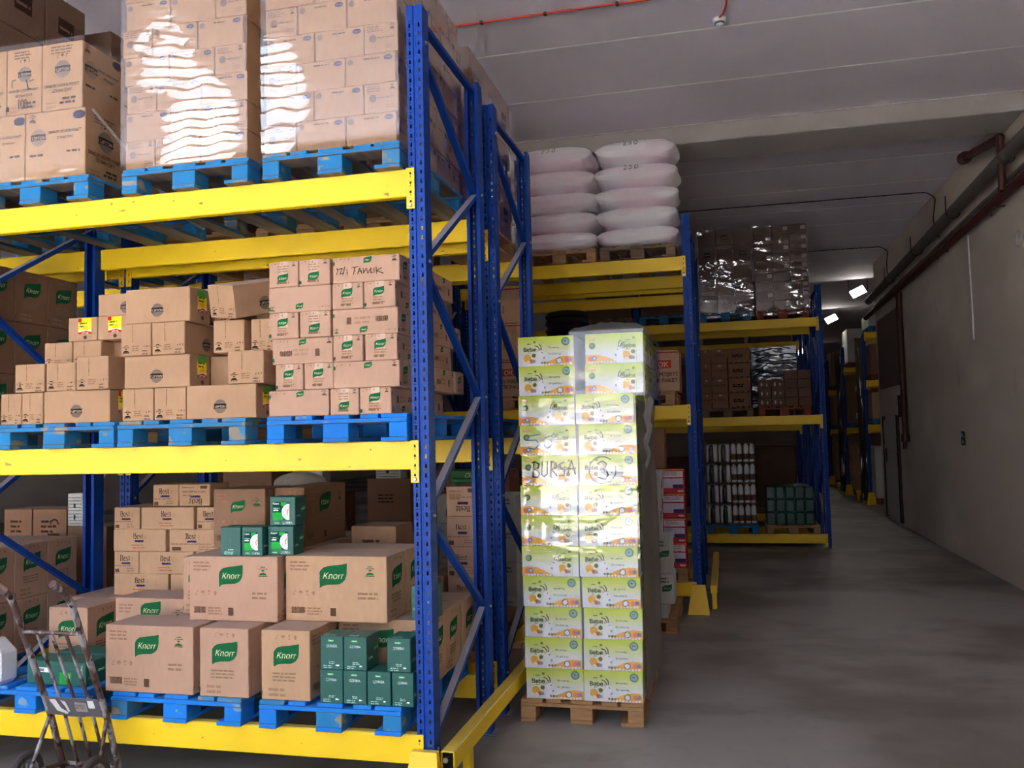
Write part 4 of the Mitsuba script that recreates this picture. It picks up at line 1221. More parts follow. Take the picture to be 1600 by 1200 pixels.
tea(-2.378, -2.168, z, .31, 'tan tea carton with yellow label, left of the labelled pair', 'tea_label', 1, dep=.42, h=.148)
tea(-2.164, -1.955, z, .31, 'tan tea carton with yellow label, right of the labelled pair', 'tea_label', 1, dep=.42, h=.148)
tea(-2.17, -1.77, z + .149, .32, 'tan tea carton on the labelled pair, top of the left pallet', 'tea_long', 2, dep=.2, h=.135)

# left neighbour bay, middle shelf: tall leaf cartons, their sides along the aisle of the bay
pallet(-3.82, -.05, Z2, 'pallet_blue', 'blue pallet of the neighbouring bay at the left edge, middle shelf')
for i in range(3):
    for j in range(4):
        carton(-3.57, -3.005, -.03 + j * .292, .26 + j * .292, B2 + i * .355, B2 + (i + 1) * .355 - .002, 'card_brown', f'large leaf-badge carton, {RN[i] if i < 2 else "top row"}, {NTH[j] if j else "first"} from front, left edge of middle shelf', None, ('leaf_end', j % 3))

# ------------------------------------------------------------------ bottom shelf
B1 = Z1 + PH
pallet(-.868, -.05, Z1, 'pallet_bright_blue', 'bright blue pallet on the bottom shelf under the green soup boxes', mat2='pallet_blue')
pallet(-1.775, -.05, Z1, 'pallet_bright_blue', 'bright blue pallet on the bottom shelf under two large leaf cartons', mat2='pallet_worn_blue')
pallet(-2.742, -.05, Z1, 'pallet_bright_blue', 'bright blue pallet on the bottom shelf behind the hand truck')
KH = .365
kw = dict(mat='card_pink')
carton(-1.828, -1.272, -.03, .26, B1, B1 + KH, 'card_pink', 'large leaf-badge carton lying lengthwise, bottom shelf right of the hand truck', ('leaf_long', 0), ('leaf_end', 1))
carton(-1.234, -.938, -.03, .525, B1, B1 + KH, 'card_pink', 'large leaf-badge carton end-on, bottom shelf, second of the front three', ('leaf_end', 0), None, tape=None)
carton(-.864, -.579, -.03, .525, B1, B1 + KH, 'card_tan', 'large leaf-badge carton end-on, bottom shelf beside the green soup boxes', ('leaf_end', 2), ('leaf_long', 2))
carton(-1.412, -.857, .14, .43, B1 + KH, B1 + 2 * KH - .005, 'card_pink', 'large leaf-badge carton of the upper pair on the bottom shelf, left one', ('leaf_long', 3), ('leaf_end', 2))
carton(-.842, -.235, .20, .49, B1 + KH, B1 + 2 * KH - .005, 'card_tan', 'large leaf-badge carton of the upper pair on the bottom shelf, right one', ('leaf_long', 1), ('leaf_end', 0))
carton(-.842, -.235, .495, .785, B1 + KH, B1 + 2 * KH - .005, 'card_tan', 'large leaf-badge carton right behind the right one of the upper pair', None, ('leaf_end', 1))
carton(-1.56, -1.418, .30, .86, B1 + KH, B1 + 2 * KH - .03, 'card_pink', 'carton end showing beside the left one of the upper pair', ('leaf_end', 1))
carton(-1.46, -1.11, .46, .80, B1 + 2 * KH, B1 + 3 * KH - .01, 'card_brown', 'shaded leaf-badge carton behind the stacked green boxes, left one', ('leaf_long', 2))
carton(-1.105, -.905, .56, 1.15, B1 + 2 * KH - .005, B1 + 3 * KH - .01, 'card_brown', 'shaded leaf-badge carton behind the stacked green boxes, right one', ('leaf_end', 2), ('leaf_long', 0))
carton(-1.41, -.86, .44, .80, B1 + KH, B1 + 2 * KH - .005, 'card_pink', 'large carton under the shaded pair, hidden by the upper front pair', None)
carton(-1.41, -.86, .81, 1.15, B1 + KH, B1 + 2 * KH - .005, 'card_pink', 'large carton deep in the bottom shelf under the shaded pair', None)
carton(-.57, -.03, .30, .59, B1, B1 + KH, 'card_tan', 'large leaf-badge carton behind the green soup boxes', ('leaf_long', 1), ('leaf_end', 0))
for j, y in enumerate((.60, .895)):
    carton(-.60, -.035 + .01 * j, y, y + .285, B1, B1 + KH, 'card_tan', f'large leaf-badge carton on the aisle side of the bottom shelf, {["nearer", "farther"][j]} one behind the upright', None, ('leaf_end', 1 + j))
carton(-1.23, -.87, .54, .88, B1, B1 + KH, 'card_pink', 'large carton in the middle of the bottom shelf beneath the upper pair', None)
carton(-1.23, -.87, .885, 1.15, B1, B1 + KH, 'card_pink', 'large carton at the back of the bottom shelf beneath the upper pair', None)
# green soup boxes
gg = 'green soup boxes'
sx = [(-.522, -.392), (-.390, -.260), (-.257, -.127), (-.122, .006 - .010)]
for j, (xa, xb) in enumerate(sx):
    carton(xa, xb, -.035, .13, B1, B1 + .172, 'green_card', f'dark green soup box, lower row, {["leftmost", "second from left", "third from left", "rightmost by the upright"][j]} on the blue pallet', ('soup', j), ('soup_side', 0), name='soup_box', cat='box', chamfer=.003)
for j, (xa, xb) in enumerate((sx[0], sx[1], (-.150, -.02))):
    carton(xa + .003, xb + .003, -.033, .132, B1 + .172, B1 + .344, 'green_card', f'dark green soup box, upper row, {["leftmost", "second from left", "alone right of the gap"][j]} on the blue pallet', ('soup', j + 4), ('soup_side', 0), name='soup_box', cat='box', chamfer=.003, top=('soup_plain', 1))
carton(-.135, -.005, .30, .46, B1 + KH, B1 + KH + .19, 'green_card', 'dark green soup box on a carton, half behind the near upright', ('soup_side', 1), None, name='soup_box', cat='box')
zt = B1 + 2 * KH - .005
for xa, xb, ya, z, art_, rt, lab in ((-1.225, -1.095, .16, zt, 'soup_plain', None, 'plain end turned front, leftmost on the upper left carton'), (-1.092, -.962, .165, zt, 'soup_picture', 'soup_side', 'soup plate picture, lower middle on the upper left carton'),
                              (-.955, -.795, .21, zt, 'soup_picture', 'soup_side', 'soup plate picture, under the topmost one'), (-.945, -.785, .215, zt + .165, 'soup_picture', 'soup_side', 'soup plate picture, topmost of the little pile')):
    carton(xa, xb, ya, ya + .13, z, z + .163, 'green_card', f'dark green soup box, {lab}', (art_, 0), (rt, 1) if rt else None, name='soup_box', cat='box', chamfer=.003)
# green boxes lying behind the hand truck
for j in range(2):
    y = .02 + j * .175
    carton(-2.40 + .05 * j, -1.98 + .04 * j, y, y + .168, B1, B1 + .135 + .008 * (j == 1), 'green_card', f'dark green soup box lying flat behind the hand truck, {["nearest with white sticker", "the one behind it"][j]}', ('soup_label', 0) if j == 0 else None, ('soup_side', 2), name='soup_box', cat='box', rot=-3 + j)
carton(-2.575, -2.29, .39, .70, B1, B1 + KH, 'card_pink', 'leaf-badge carton behind the lying green boxes, end-on', ('leaf_end', 1), ('leaf_end', 2))
carton(-2.085, -1.565, .38, .67, B1, B1 + .435, 'card_pink', 'leaf-badge carton with its top edge showing, behind the hand truck handle', ('leaf_long', 9))
carton(-2.70, -2.40, .71, 1.14, B1, B1 + KH, 'card_pink', 'carton at the back of the left bottom-shelf pallet', None)
carton(-2.39, -1.54, .71, 1.14, B1, B1 + KH, 'card_pink', 'carton at the back of the bottom shelf under the serif-word cartons', None)
# the cartons with the serif word
bz, bh = B1 + KH, .146
BW = 'tan carton with the serif word, '
spec = [(0, -2.425, -2.01, 0, 'bottom row, left'), (0, -1.995, -1.58, 0, 'bottom row, right'), (1, -2.424, -2.235, 1, 'second row, short end at left'), (1, -2.232, -1.82, 0, 'second row, long side'), (1, -1.81, -1.62, 3, 'second row, right, half hidden'),
        (2, -2.43, -2.03, 0, 'third row, left'), (2, -2.005, -1.60, 3, 'third row, right'), (3, -2.425, -2.228, 1, 'fourth row, short end at left'), (3, -2.218, -1.82, 0, 'fourth row, long side'), (3, -1.80, -1.61, 1, 'fourth row, right short end')]
for r_, xa, xb, v, lab in spec:
    carton(xa, xb, .80, .80 + (.19 if xb - xa > .3 else .36), bz + r_ * bh, bz + (r_ + 1) * bh, 'card_tan', BW + lab + ', bottom shelf', ('best', v))
carton(-2.17, -1.975, .86, 1.1, bz + 4 * bh, bz + 5 * bh, 'card_tan', BW + 'upright print, topmost left', ('best', 1))
carton(-1.972, -1.74, .86, 1.1, bz + 4 * bh, bz + 5 * bh, 'card_tan', BW + 'upside-down print, topmost right', ('best_flipped', 1))
# right of the shaded pair, deeper
carton(-.70, -.38, .80, 1.12, B1 + KH, B1 + KH + .21, 'card_brown', 'brown carton with faint print deep behind the upper pair, lower of two', ('plain_print', 0))
carton(-.72, -.42, .82, 1.12, B1 + KH + .21, B1 + KH + .46, 'card_brown', 'brown carton with a dark band deep behind the upper pair, upper of two', ('plain_print', 2))
# left neighbour bay, bottom shelf
pallet(-3.82, -.05, Z1, 'pallet_bright_blue', 'bright blue pallet at the left edge under the white canister side')
for i in range(2):
    for j in range(4):
        carton(-3.57, -3.005, .0 + j * .288, .285 + j * .288, B1 + i * .36, B1 + (i + 1) * .36 - .002, 'card_pink', f'large leaf-badge carton at the left edge, bottom shelf, {["lower", "upper"][i]} row, {NTH[j] if j else "first"} from front', None, ('leaf_end', j % 3))

# ------------------------------------------------------------------ top shelf
B3 = Z3 + PH
pallet(-.83, -.05, Z3, 'pallet_blue', 'worn blue pallet on the top shelf beside the near upright', mat2='pallet_worn_blue')
pallet(-1.72, -.05, Z3, 'pallet_blue', 'worn blue pallet on the top shelf, middle one', mat2='pallet_worn_blue')
pallet(-2.745, -.05, Z3, 'pallet_blue', 'worn blue pallet on the top shelf, left one under the tall tea cartons', mat2='pallet_worn_blue')


def flat_stack(x0, x1, name, nrow, side, seed):
    r = random.Random(seed)
    h, lw, ew = .163, .288, .192
    for i in range(nrow):
        z = B3 + i * h
        jx = r.uniform(-.014, .014)
        if i % 2 == 0:
            cells = [(x0, x0 + ew, 'e'), (x0 + ew + .003, x0 + ew + .003 + lw, 'l'), (x0 + ew + lw + .006, x0 + ew + 2 * lw + .006, 'l')]
        else:
            cells = [(x0, x0 + lw, 'l'), (x0 + lw + .003, x0 + 2 * lw + .003, 'l'), (x0 + 2 * lw + .006, x0 + 2 * lw + ew + .006, 'e')]
        for j, (xa, xb, kd) in enumerate(cells):
            xr = j == 2 and side
            carton(xa + jx, xb + jx, -.035 + r.uniform(0, .006), -.035 + (ew if kd == 'l' else lw), z, z + h, 'card_tea', f'low tea carton, {NTH[i]} row up, {CN[j]}, {name}', ('tea_flat', i) if kd == 'l' else ('tea_flat_end', i), (('tea_flat_end', 1) if kd == 'l' else ('tea_flat', 1)) if xr else None)
        if side:
            y = -.035 + (lw if cells[2][2] == 'e' else ew) + .004
            n = 0
            while y < 1.1:
                dep = lw if (n + i) % 3 else ew
                dep = min(dep, 1.15 - y)
                if dep < .1:
                    break
                carton(cells[2][1] + jx - (ew if dep > .2 else lw), cells[2][1] + jx, y, y + dep - .003, z, z + h, 'card_tea', f'low tea carton, {NTH[i]} row up, {["first", "second", "third", "fourth", "fifth", "sixth"][n]} along the side, {name}', None, ('tea_flat', n) if dep > .2 else ('tea_flat_end', n))
                y += dep
                n += 1


flat_stack(-.818, -.05, 'wrapped top-shelf stack by the upright', 7, True, 3)
flat_stack(-1.712, -.94, 'wrapped middle stack on the top shelf', 7, False, 5)
film('clear glossy film around the tea stack beside the near upright, top shelf', [('front', -.835, -.03, -.043, B3 + .002, B3 + 7 * .163, dict(seed=1, amp=.005, fx=3, fy=11, mat='film_many', nx=90, ny=230, pleat=[(.08, .36, .20, .40, .20, 15)])), ('right', -.04, 1.16, -.028, B3 + .002, B3 + 7 * .163, dict(seed=2, amp=.012, nx=80))])
film('clear glossy film around the middle tea stack on the top shelf', [('front', -1.73, -.92, -.043, B3 + .002, B3 + 7 * .163, dict(seed=3, amp=.005, fx=3, fy=11, mat='film_many', nx=90, ny=230, pleat=[(.50, .26, .27, .36, .20, 15), (.28, .68, .25, .34, .20, 15)]))])
for i, row in enumerate(([(-2.74, -2.395), (-2.39, -1.975)], [(-2.76, -2.53), (-2.527, -2.28), (-2.277, -1.998)])):
    for j, (xa, xb) in enumerate(row):
        z = B3 + i * .405
        last = j == len(row) - 1
        carton(xa, xb, -.035, .30, z, z + .403, 'card_tea', f'{"wide" if i == 0 else "tall"} tea carton with round badge, {"lower" if i == 0 else "upper"} row, {CN[j] if len(row) == 3 else ["left", "right"][j]}, left on the top shelf' if (i, j) != (1, 1) else 'tall tea carton with handwritten 100 across its print, top shelf left', ('tea_wide', j) if i == 0 else ('tea_tall', 1 if j == 1 else 0), (('tea_tall', 0) if i == 0 else ('tea_wide', 1)) if last else None)
    for n, y in enumerate((.305, .73)):
        xb = row[-1][1]
        carton(xb - .34, xb - .004, y, y + .42, B3 + i * .405, B3 + i * .405 + .403, 'card_tea', f'tea carton on the side of the left top-shelf stack, {"lower" if i == 0 else "upper"}, {"nearer" if n == 0 else "farther"}', None, ('tea_wide', 1 + n))
film('clear film around the tall tea cartons, left on the top shelf', [('front', -2.77, -1.98, -.043, B3 + .002, B3 + .83, dict(seed=5, amp=.006)), ('right', -.04, 1.16, -1.962, B3 + .002, B3 + .80, dict(seed=6, amp=.02))])
k = thing('film_strand', 'twisted strand of clear film slanting down the side of the tall tea cartons', 'plastic film')
put('strand', mikit.ply(tube(bend([(-1.955, .0, B3 + .40), (-1.93, .35, B3 + .20), (-1.935, .8, B3 - .02), (-1.94, 1.1, B3 - .06)], .1), np.interp(np.linspace(0, 1, 14), [0, .5, 1], [.008, .014, .018]), 7), 'film_milky', True), k)
# left neighbour bay and rear row, top shelf: dark stacks whose sides show above
for ybase, where in ((-.05, 'front row'), (1.42, 'second row')):
    pallet(-3.80, ybase, Z3, 'pallet_blue', f'blue pallet under dark cartons of the {where}, upper left corner')
    for i in range(4):
        for j in range(3):
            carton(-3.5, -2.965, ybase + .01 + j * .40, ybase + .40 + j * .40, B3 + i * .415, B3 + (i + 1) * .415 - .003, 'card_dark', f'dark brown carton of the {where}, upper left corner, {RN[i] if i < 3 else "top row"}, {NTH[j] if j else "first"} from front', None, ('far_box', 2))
# ------------------------------------------------------------------ second row of the near rack (behind the front bay)
pallet(-.845, 1.42, Z3, 'pallet_wood', 'wooden pallet under the tall wrapped stack of the second row, top shelf')
pallet(-.845, 1.42, Z2, 'pallet_blue', 'blue pallet of the second row, middle shelf, behind the small cartons')
pallet(-.845, 1.42, Z1, 'pallet_wood', 'wooden pallet of the second row, bottom shelf')
for i in range(3):
    for j in range(3):
        z = B3 + i * .39
        carton(-.46, -.07, 1.44 + j * .397, 1.835 + j * .397, z, z + .388, 'card_brown', f'brown carton of the tall wrapped second-row stack, {["bottom", "middle", "top"][i]} row, {["nearest", "middle", "farthest"][j]} along the side', ('far_box', 2), ('far_box', 2))
    carton(-.85, -.465, 1.44, 1.83, B3 + i * .39, B3 + i * .39 + .388, 'card_brown', f'brown carton of the tall wrapped second-row stack, {["bottom", "middle", "top"][i]} row, inner one', ('far_box', 2))
film('wrinkled film around the tall second-row stack beside the ceiling', [('right', 1.43, 2.65, -.045, B3 + .002, B3 + 1.19, dict(seed=11, amp=.03, fx=3, fy=5, nx=80)), ('front', -.87, -.04, 1.428, B3 + .002, B3 + 1.19, dict(seed=12, amp=.02))])
for i in range(5):
    carton(-.30, -.075, 1.46, 1.80, B1 + i * .206, B1 + (i + 1) * .206, 'card_pink', f'tan serif-word carton in the narrow stack between the uprights, {RN[i] if i < 4 else "top, print upside down"}', ('best', 1) if i < 4 else ('best_flipped', 1))
    carton(-.30, -.075, 1.81, 2.15, B1 + i * .206, B1 + (i + 1) * .206, 'card_pink', f'tan carton behind the narrow serif-word stack, {RN[i] if i < 5 else "top row"}', None, ('best', 0))
carton(-.455, -.33, 1.46, 1.85, B1, B1 + .42, 'card_pink', 'plain tan carton left of the narrow serif-word stack', None)
# white cartons with small badges deep on the bottom shelf
for j in range(4):
    carton(-1.40 + j * .235, -1.17 + j * .235, 1.50, 1.80, B1 + .36, B1 + .36 + .33, 'white_card', f'white leaf-badge carton deep on the bottom shelf, {["first", "second", "third", "fourth"][j]} from left', ('white_leaf', j))
    carton(-1.40 + j * .235, -1.17 + j * .235, 1.50, 1.80, B1, B1 + .358, 'white_card', f'white carton deep on the bottom shelf, below the {["first", "second", "third", "fourth"][j]} badge', None)
pallet(-1.72, 1.42, Z1, 'pallet_blue', 'blue pallet of the second row, bottom shelf, under white cartons')
# dim cartons at left, second row
pallet(-3.80, 1.42, Z1, 'pallet_wood', 'wooden pallet in the dim second row, left')
for j, (xa, xb, lab) in enumerate(((-3.98, -3.72, 'left'), (-3.71, -3.40, 'right'))):
    carton(xa, xb, 1.5, 1.8, B1 + .62, B1 + .88, 'card_brown', f'dim brown carton behind the left leaf cartons, {lab} one', ('plain_print', j))
    carton(xa, xb, 1.5, 1.8, B1, B1 + .618, 'card_brown', f'dim brown carton low behind the left leaf cartons, {lab} one', None)
carton(-3.39, -3.255, 1.5, 1.75, B1 + .75, B1 + 1.0, 'white_card', 'small white striped carton beside the left edge upright', ('stripes', 0))
carton(-3.39, -3.04, 1.5, 1.85, B1, B1 + .748, 'card_brown', 'brown carton below the small white striped one', None)
carton(-2.70, -2.30, 1.5, 2.0, B1, B1 + .68, 'white_card', 'pale carton with dusty top behind the left rear upright', None)
pallet(-2.75, 1.42, Z1, 'pallet_wood', 'wooden pallet in the dim second row behind the left rear upright')
# middle shelf, second row: dusk under the rear beam
pallet(-1.72, 1.42, Z2, 'pallet_wood', 'wooden pallet of the second row, middle shelf, centre')
pallet(-2.62, 1.42, Z2, 'pallet_wood', 'wooden pallet of the second row, middle shelf, left')
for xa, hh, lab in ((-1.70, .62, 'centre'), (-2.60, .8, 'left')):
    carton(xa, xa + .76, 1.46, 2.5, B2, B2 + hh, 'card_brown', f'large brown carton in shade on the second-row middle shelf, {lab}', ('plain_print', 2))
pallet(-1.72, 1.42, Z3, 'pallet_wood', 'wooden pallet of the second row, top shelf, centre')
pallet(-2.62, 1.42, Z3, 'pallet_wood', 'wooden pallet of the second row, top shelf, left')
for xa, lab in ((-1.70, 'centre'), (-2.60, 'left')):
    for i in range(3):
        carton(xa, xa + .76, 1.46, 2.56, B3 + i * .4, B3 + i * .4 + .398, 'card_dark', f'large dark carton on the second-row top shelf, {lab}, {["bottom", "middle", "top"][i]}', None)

# ------------------------------------------------------------------ the pale green pack stack standing at the rack end
BX, BY = .245, 1.395
pallet(BX - .03, BY - .02, 0, 'pallet_wood', 'wooden pallet on the floor under the tall stack of pale green packs')
bw, bh, bd = .381, .1985, .392
left_var = [0, 0, 0, 0, 1, 1, 1, 3, 5, 1, 0, 0]
right_var = [0, 0, 0, 0, 0, 0, 0, 4, 0, 0, 1, 1]
for i in range(12):
    z = PH + i * bh
    jl, jr = rng.uniform(-.008, .012), rng.uniform(-.008, .012)
    hand_l = {7: ', word BURSA written on it', 8: ', blue number scrawled on it'}.get(i, '')
    hand_r = {7: ', circled 3 written on it'}.get(i, '')
    row = f'{NTH[i]} row up' if 0 < i < 11 else 'bottom row' if i == 0 else 'top row'
    carton(BX + jl, BX + bw + jl, BY + rng.uniform(0, .012), BY + bd, z, z + bh, 'bright_card', f'pale green and white baby pack, {row}, left{hand_l}', ('baby', left_var[i]), name='baby_pack', cat='pack', chamfer=.002, rot=rng.uniform(-.6, .6))
    sh = .065 if i >= 10 else 0
    for n in range(3):
        carton(BX + bw + .006 + jr + sh, BX + 2 * bw + .006 + jr + sh, BY + n * (bd + .004) + (.02 if i >= 10 else .006), BY + n * (bd + .004) + bd + .004, z, z + bh, 'bright_card', f'pale green and white baby pack, {row}, right{hand_r}' if n == 0 else f'pale green baby pack, shaded side, {row}, {["", "middle", "farthest"][n]}', ('baby', right_var[i]) if n == 0 else None, ('baby_side', 0), name='baby_pack', cat='pack', chamfer=.002)
    for n in (1, 2):
        carton(BX + jl, BX + bw + jl, BY + n * (bd + .004), BY + n * (bd + .004) + bd, z, z + bh, 'bright_card', f'pale green baby pack behind left column, {row}, {["", "middle", "farthest"][n]}', None, name='baby_pack', cat='pack', chamfer=.002)
zt = PH + 10 * bh
FX = BX + 2 * bw + .006
film('hazy film wrapped around the tall stack of pale green packs', [('front', BX + .02, FX + .012, BY - .006, PH + 4.02 * bh, zt - .02, dict(seed=21, amp=.014, fx=5, fy=12, nx=90, ny=160, mat='film_veil')), ('front', BX - .01, FX + .012, BY - .006, PH + .004, PH + 3.96 * bh, dict(seed=22, amp=.010, fx=4, fy=8, mat='film_veil')),
      ('right', BY - .01, BY + 1.2, FX + .024, PH + .004, zt - .05, dict(seed=23, amp=.05, fx=6, fy=2.2, nx=110, ny=110, mat='film_grey'))])
cap = []
x0c, x1c, zc = BX + bw + .0, FX + .085, PH + 12 * bh
film('clear film sleeve over the two set-back packs on top of the pale green stack', [('front', BX + bw - .03, FX + .075, BY - .004, zt - .02, zc + .02, dict(seed=25, amp=.012, fx=4, fy=4, mat='film_veil')), ('right', BY, BY + 1.2, FX + .088, zt - .03, zc + .02, dict(seed=26, amp=.02, fx=4, fy=3, mat='film_veil'))])
u, v = np.meshgrid(np.linspace(0, 1, 50), np.linspace(0, 1, 40))
dome = np.stack([x0c - .03 + u * (x1c - x0c + .03), BY - .005 + v * 1.1, zc + .012 + .05 * np.sin(np.pi * u) ** .6 * np.exp(-v * 2.5) + .03 * (meshkit.fbm(np.stack([u * 7, v * 9, u * 0], -1), 4, 5) - .3)], -1).reshape(-1, 3)
i, j = np.meshgrid(np.arange(39), np.arange(49), indexing='ij')
q = np.stack([i * 50 + j, i * 50 + j + 1, (i + 1) * 50 + j + 1, (i + 1) * 50 + j], -1).reshape(-1, 4)
put('puckered_top', mikit.ply((dome, np.vstack([q[:, [0, 1, 2]], q[:, [0, 2, 3]]])), 'film_milky', True), 'stretch_film' if count['stretch_film'] == 0 else f'stretch_film_{count["stretch_film"]:03d}')
k = thing('film_tail', 'loose wrinkled tail of film hanging off the side of the pale green stack', 'plastic film')
n, mm = 14, 40
u, v = np.meshgrid(np.linspace(-1, 1, n), np.linspace(0, 1, mm))
wd = .055 * (1 - v) ** .7 + .006
tail = np.stack([FX + .06 + .03 * (1 - v) + u * wd * .5 + .01 * np.sin(v * 17), BY + .05 + .10 * v + .03 * np.cos(u * 4 + v * 9), zt - .03 - .46 * v + .015 * np.sin(u * 5 + v * 20)], -1).reshape(-1, 3)
i, j = np.meshgrid(np.arange(mm - 1), np.arange(n - 1), indexing='ij')
q = np.stack([i * n + j, i * n + j + 1, (i + 1) * n + j + 1, (i + 1) * n + j], -1).reshape(-1, 4)
put('tail', mikit.ply((tail, np.vstack([q[:, [0, 1, 2]], q[:, [0, 2, 3]]])), 'film_milky', True), k)

# ------------------------------------------------------------------ cross aisle: white cartons, green boxes, a person
pallet(-1.02, 3.28, 0, 'pallet_wood', 'wooden pallet under white cartons in the dim cross aisle')
for i in range(4):
    for j in range(2):
        carton(-.99 + j * .37, -.625 + j * .37, 3.30, 3.75, PH + i * .30, PH + (i + 1) * .30, 'white_card', f'white leaf-badge carton in the cross aisle, {RN[i] if i < 3 else "top row"}, {["left", "right"][j]} column', ('white_leaf', i))
for i in range(2):
    carton(-.87, -.55, 3.33, 3.6, PH + 1.2 + i * .108, PH + 1.2 + (i + 1) * .108, 'cizi_card', f'green box with white script word on the white cartons, {["lower", "upper"][i]} one', ('cizi', 0), name='snack_box', cat='box', chamfer=.003)
pallet(.28, 4.02, 0, 'pallet_wood', 'wooden pallet under white cartons behind the pale green stack')
for i, (za, zb, xr) in enumerate(((PH, .27, 1.005), (.272, .55, 1.066), (.552, .90, 1.05), (.924 - .022, 1.227, .957), (1.229, 1.507, .972))):
    carton(.62, xr, 4.03, 4.42, za, zb, 'white_card', f'white carton beside the pale green stack, {["lowest", "second up with leaf badge", "third up with leaf badge", "fourth up", "topmost"][i]}', ('white_leaf', 5) if i in (1, 2) else None, ('white_leaf', 1) if i > 2 else None)
# person in a white shirt, seen from behind under the beam
PX, PY = -2.24, 3.1


def figure(bones, edge, it=14):
    ms = []
    for chain in bones:
        sp = [m3.Manifold.sphere(r, 20).translate(list(p)) for p, r in chain]
        ms += [m3.Manifold.batch_hull([a, b]) for a, b in zip(sp, sp[1:])] if len(sp) > 1 else sp
    v, f = arr(m3.Manifold.batch_boolean(ms, m3.OpType.Add).refine_to_length(edge))
    t = trimesh.Trimesh(v, f)
    trimesh.smoothing.filter_taubin(t, .5, -.52, iterations=it)
    return np.array(t.vertices), np.array(t.faces)


def J(x, y, z):
    return (PX + x, PY + y, z)


arms = []
for s in (-1, 1):
    arms += [[(J(s * .19, .0, 1.465), .06), (J(s * .245, .03, 1.18), .046), (J(s * .22, .19, .98), .034), (J(s * .215, .25, .95), .03)]]
fingers = []
for s in (-1, 1):
    b = np.array(J(s * .215, .27, .945))
    for n, (dx, ln) in enumerate(((-.03, .075), (-.01, .085), (.011, .08), (.031, .062))):
        fingers.append([(tuple(b + (dx * .6, .02, 0)), .0115), (tuple(b + (dx, .055, -.004)), .009), (tuple(b + (dx, .055 + ln * .5, -.022)), .0085), (tuple(b + (dx, .055 + ln * .8, -.05)), .0075)])
    fingers.append([(tuple(b + (-s * .03, .0, 0)), .012), (tuple(b + (-s * .055, .04, .0)), .0095), (tuple(b + (-s * .05, .075, -.012)), .008)])
legs = [[(J(s * .09, 0, .93), .095), (J(s * .10, .01, .50), .062), (J(s * .10, -.01, .10), .044), (J(s * .105, .13, .045), .036)] for s in (-1, 1)]
torso = [[(J(0, 0, .98), .15), (J(0, 0, 1.15), .14), (J(0, 0, 1.38), .145), (J(0, .01, 1.52), .07), (J(0, .02, 1.60), .058), (J(0, .035, 1.72), .085)], [(J(-.185, 0, 1.47), .062), (J(0, 0, 1.50), .085), (J(.185, 0, 1.47), .062)], [(J(-.08, 0, .96), .11), (J(.08, 0, .96), .11)],
         [(J(0, .035, 1.70), .085), (J(0, .05, 1.76), .098)], [(J(0, .135, 1.725), .016), (J(0, .15, 1.70), .014)], [(J(-.088, .04, 1.72), .018), (J(-.09, .04, 1.75), .016)], [(J(.088, .04, 1.72), .018), (J(.09, .04, 1.75), .016)]]
k = thing('person', 'person in a loose white shirt seen from behind, standing beyond the brown cartons', 'person')
put('body', mikit.ply(figure(torso + arms + fingers + legs, .022, 10), 'skin', True), k)
sh = [[(J(0, 0, .90), .165), (J(0, 0, 1.15), .162), (J(0, 0, 1.38), .165), (J(0, .005, 1.515), .082)], [(J(-.075, 0, .92), .13), (J(-.11, 0, 1.34), .125)], [(J(.075, 0, .92), .13), (J(.11, 0, 1.34), .125)], [(J(-.195, 0, 1.47), .074), (J(0, 0, 1.50), .10), (J(.195, 0, 1.47), .074)], [(J(0, 0.01, 1.5), .075), (J(0, .012, 1.565), .066)]]
sh += [[(J(s * .19, 0, 1.465), .076), (J(s * .245, .03, 1.18), .062), (J(s * .228, .13, 1.06), .05)] for s in (-1, 1)]
v, f = figure(sh, .02, 8)
v[:, :2] += ((meshkit.fbm(v * (9, 9, 5), 3, 2) - .5) * .018)[:, None] * np.sign(v[:, :2] - (PX, PY))
put('shirt', mikit.ply((v, f), 'shirt_cloth', True), k, label='loose white shirt')
put('trousers', mikit.ply(figure([[(a, r + .014) for a, r in l[:3]] for l in legs] + [[(J(-.08, 0, .94), .122), (J(.08, 0, .94), .122)]], .025, 8), 'trouser_cloth', True), k, label='dark trousers')
put('hair', mikit.ply(figure([[(J(0, .02, 1.73), .098), (J(0, .035, 1.78), .103)], [(J(0, -.03, 1.69), .062), (J(0, 0, 1.76), .09)]], .02, 6), 'hair', True), k, label='short dark hair')
for s in (-1, 1):
    put('shoe', mikit.ply(figure([[(J(s * .10, -.03, .045), .043), (J(s * .105, .09, .04), .042), (J(s * .107, .16, .032), .032)]], .015, 6), 'rubber', True), k, label='dark shoe')

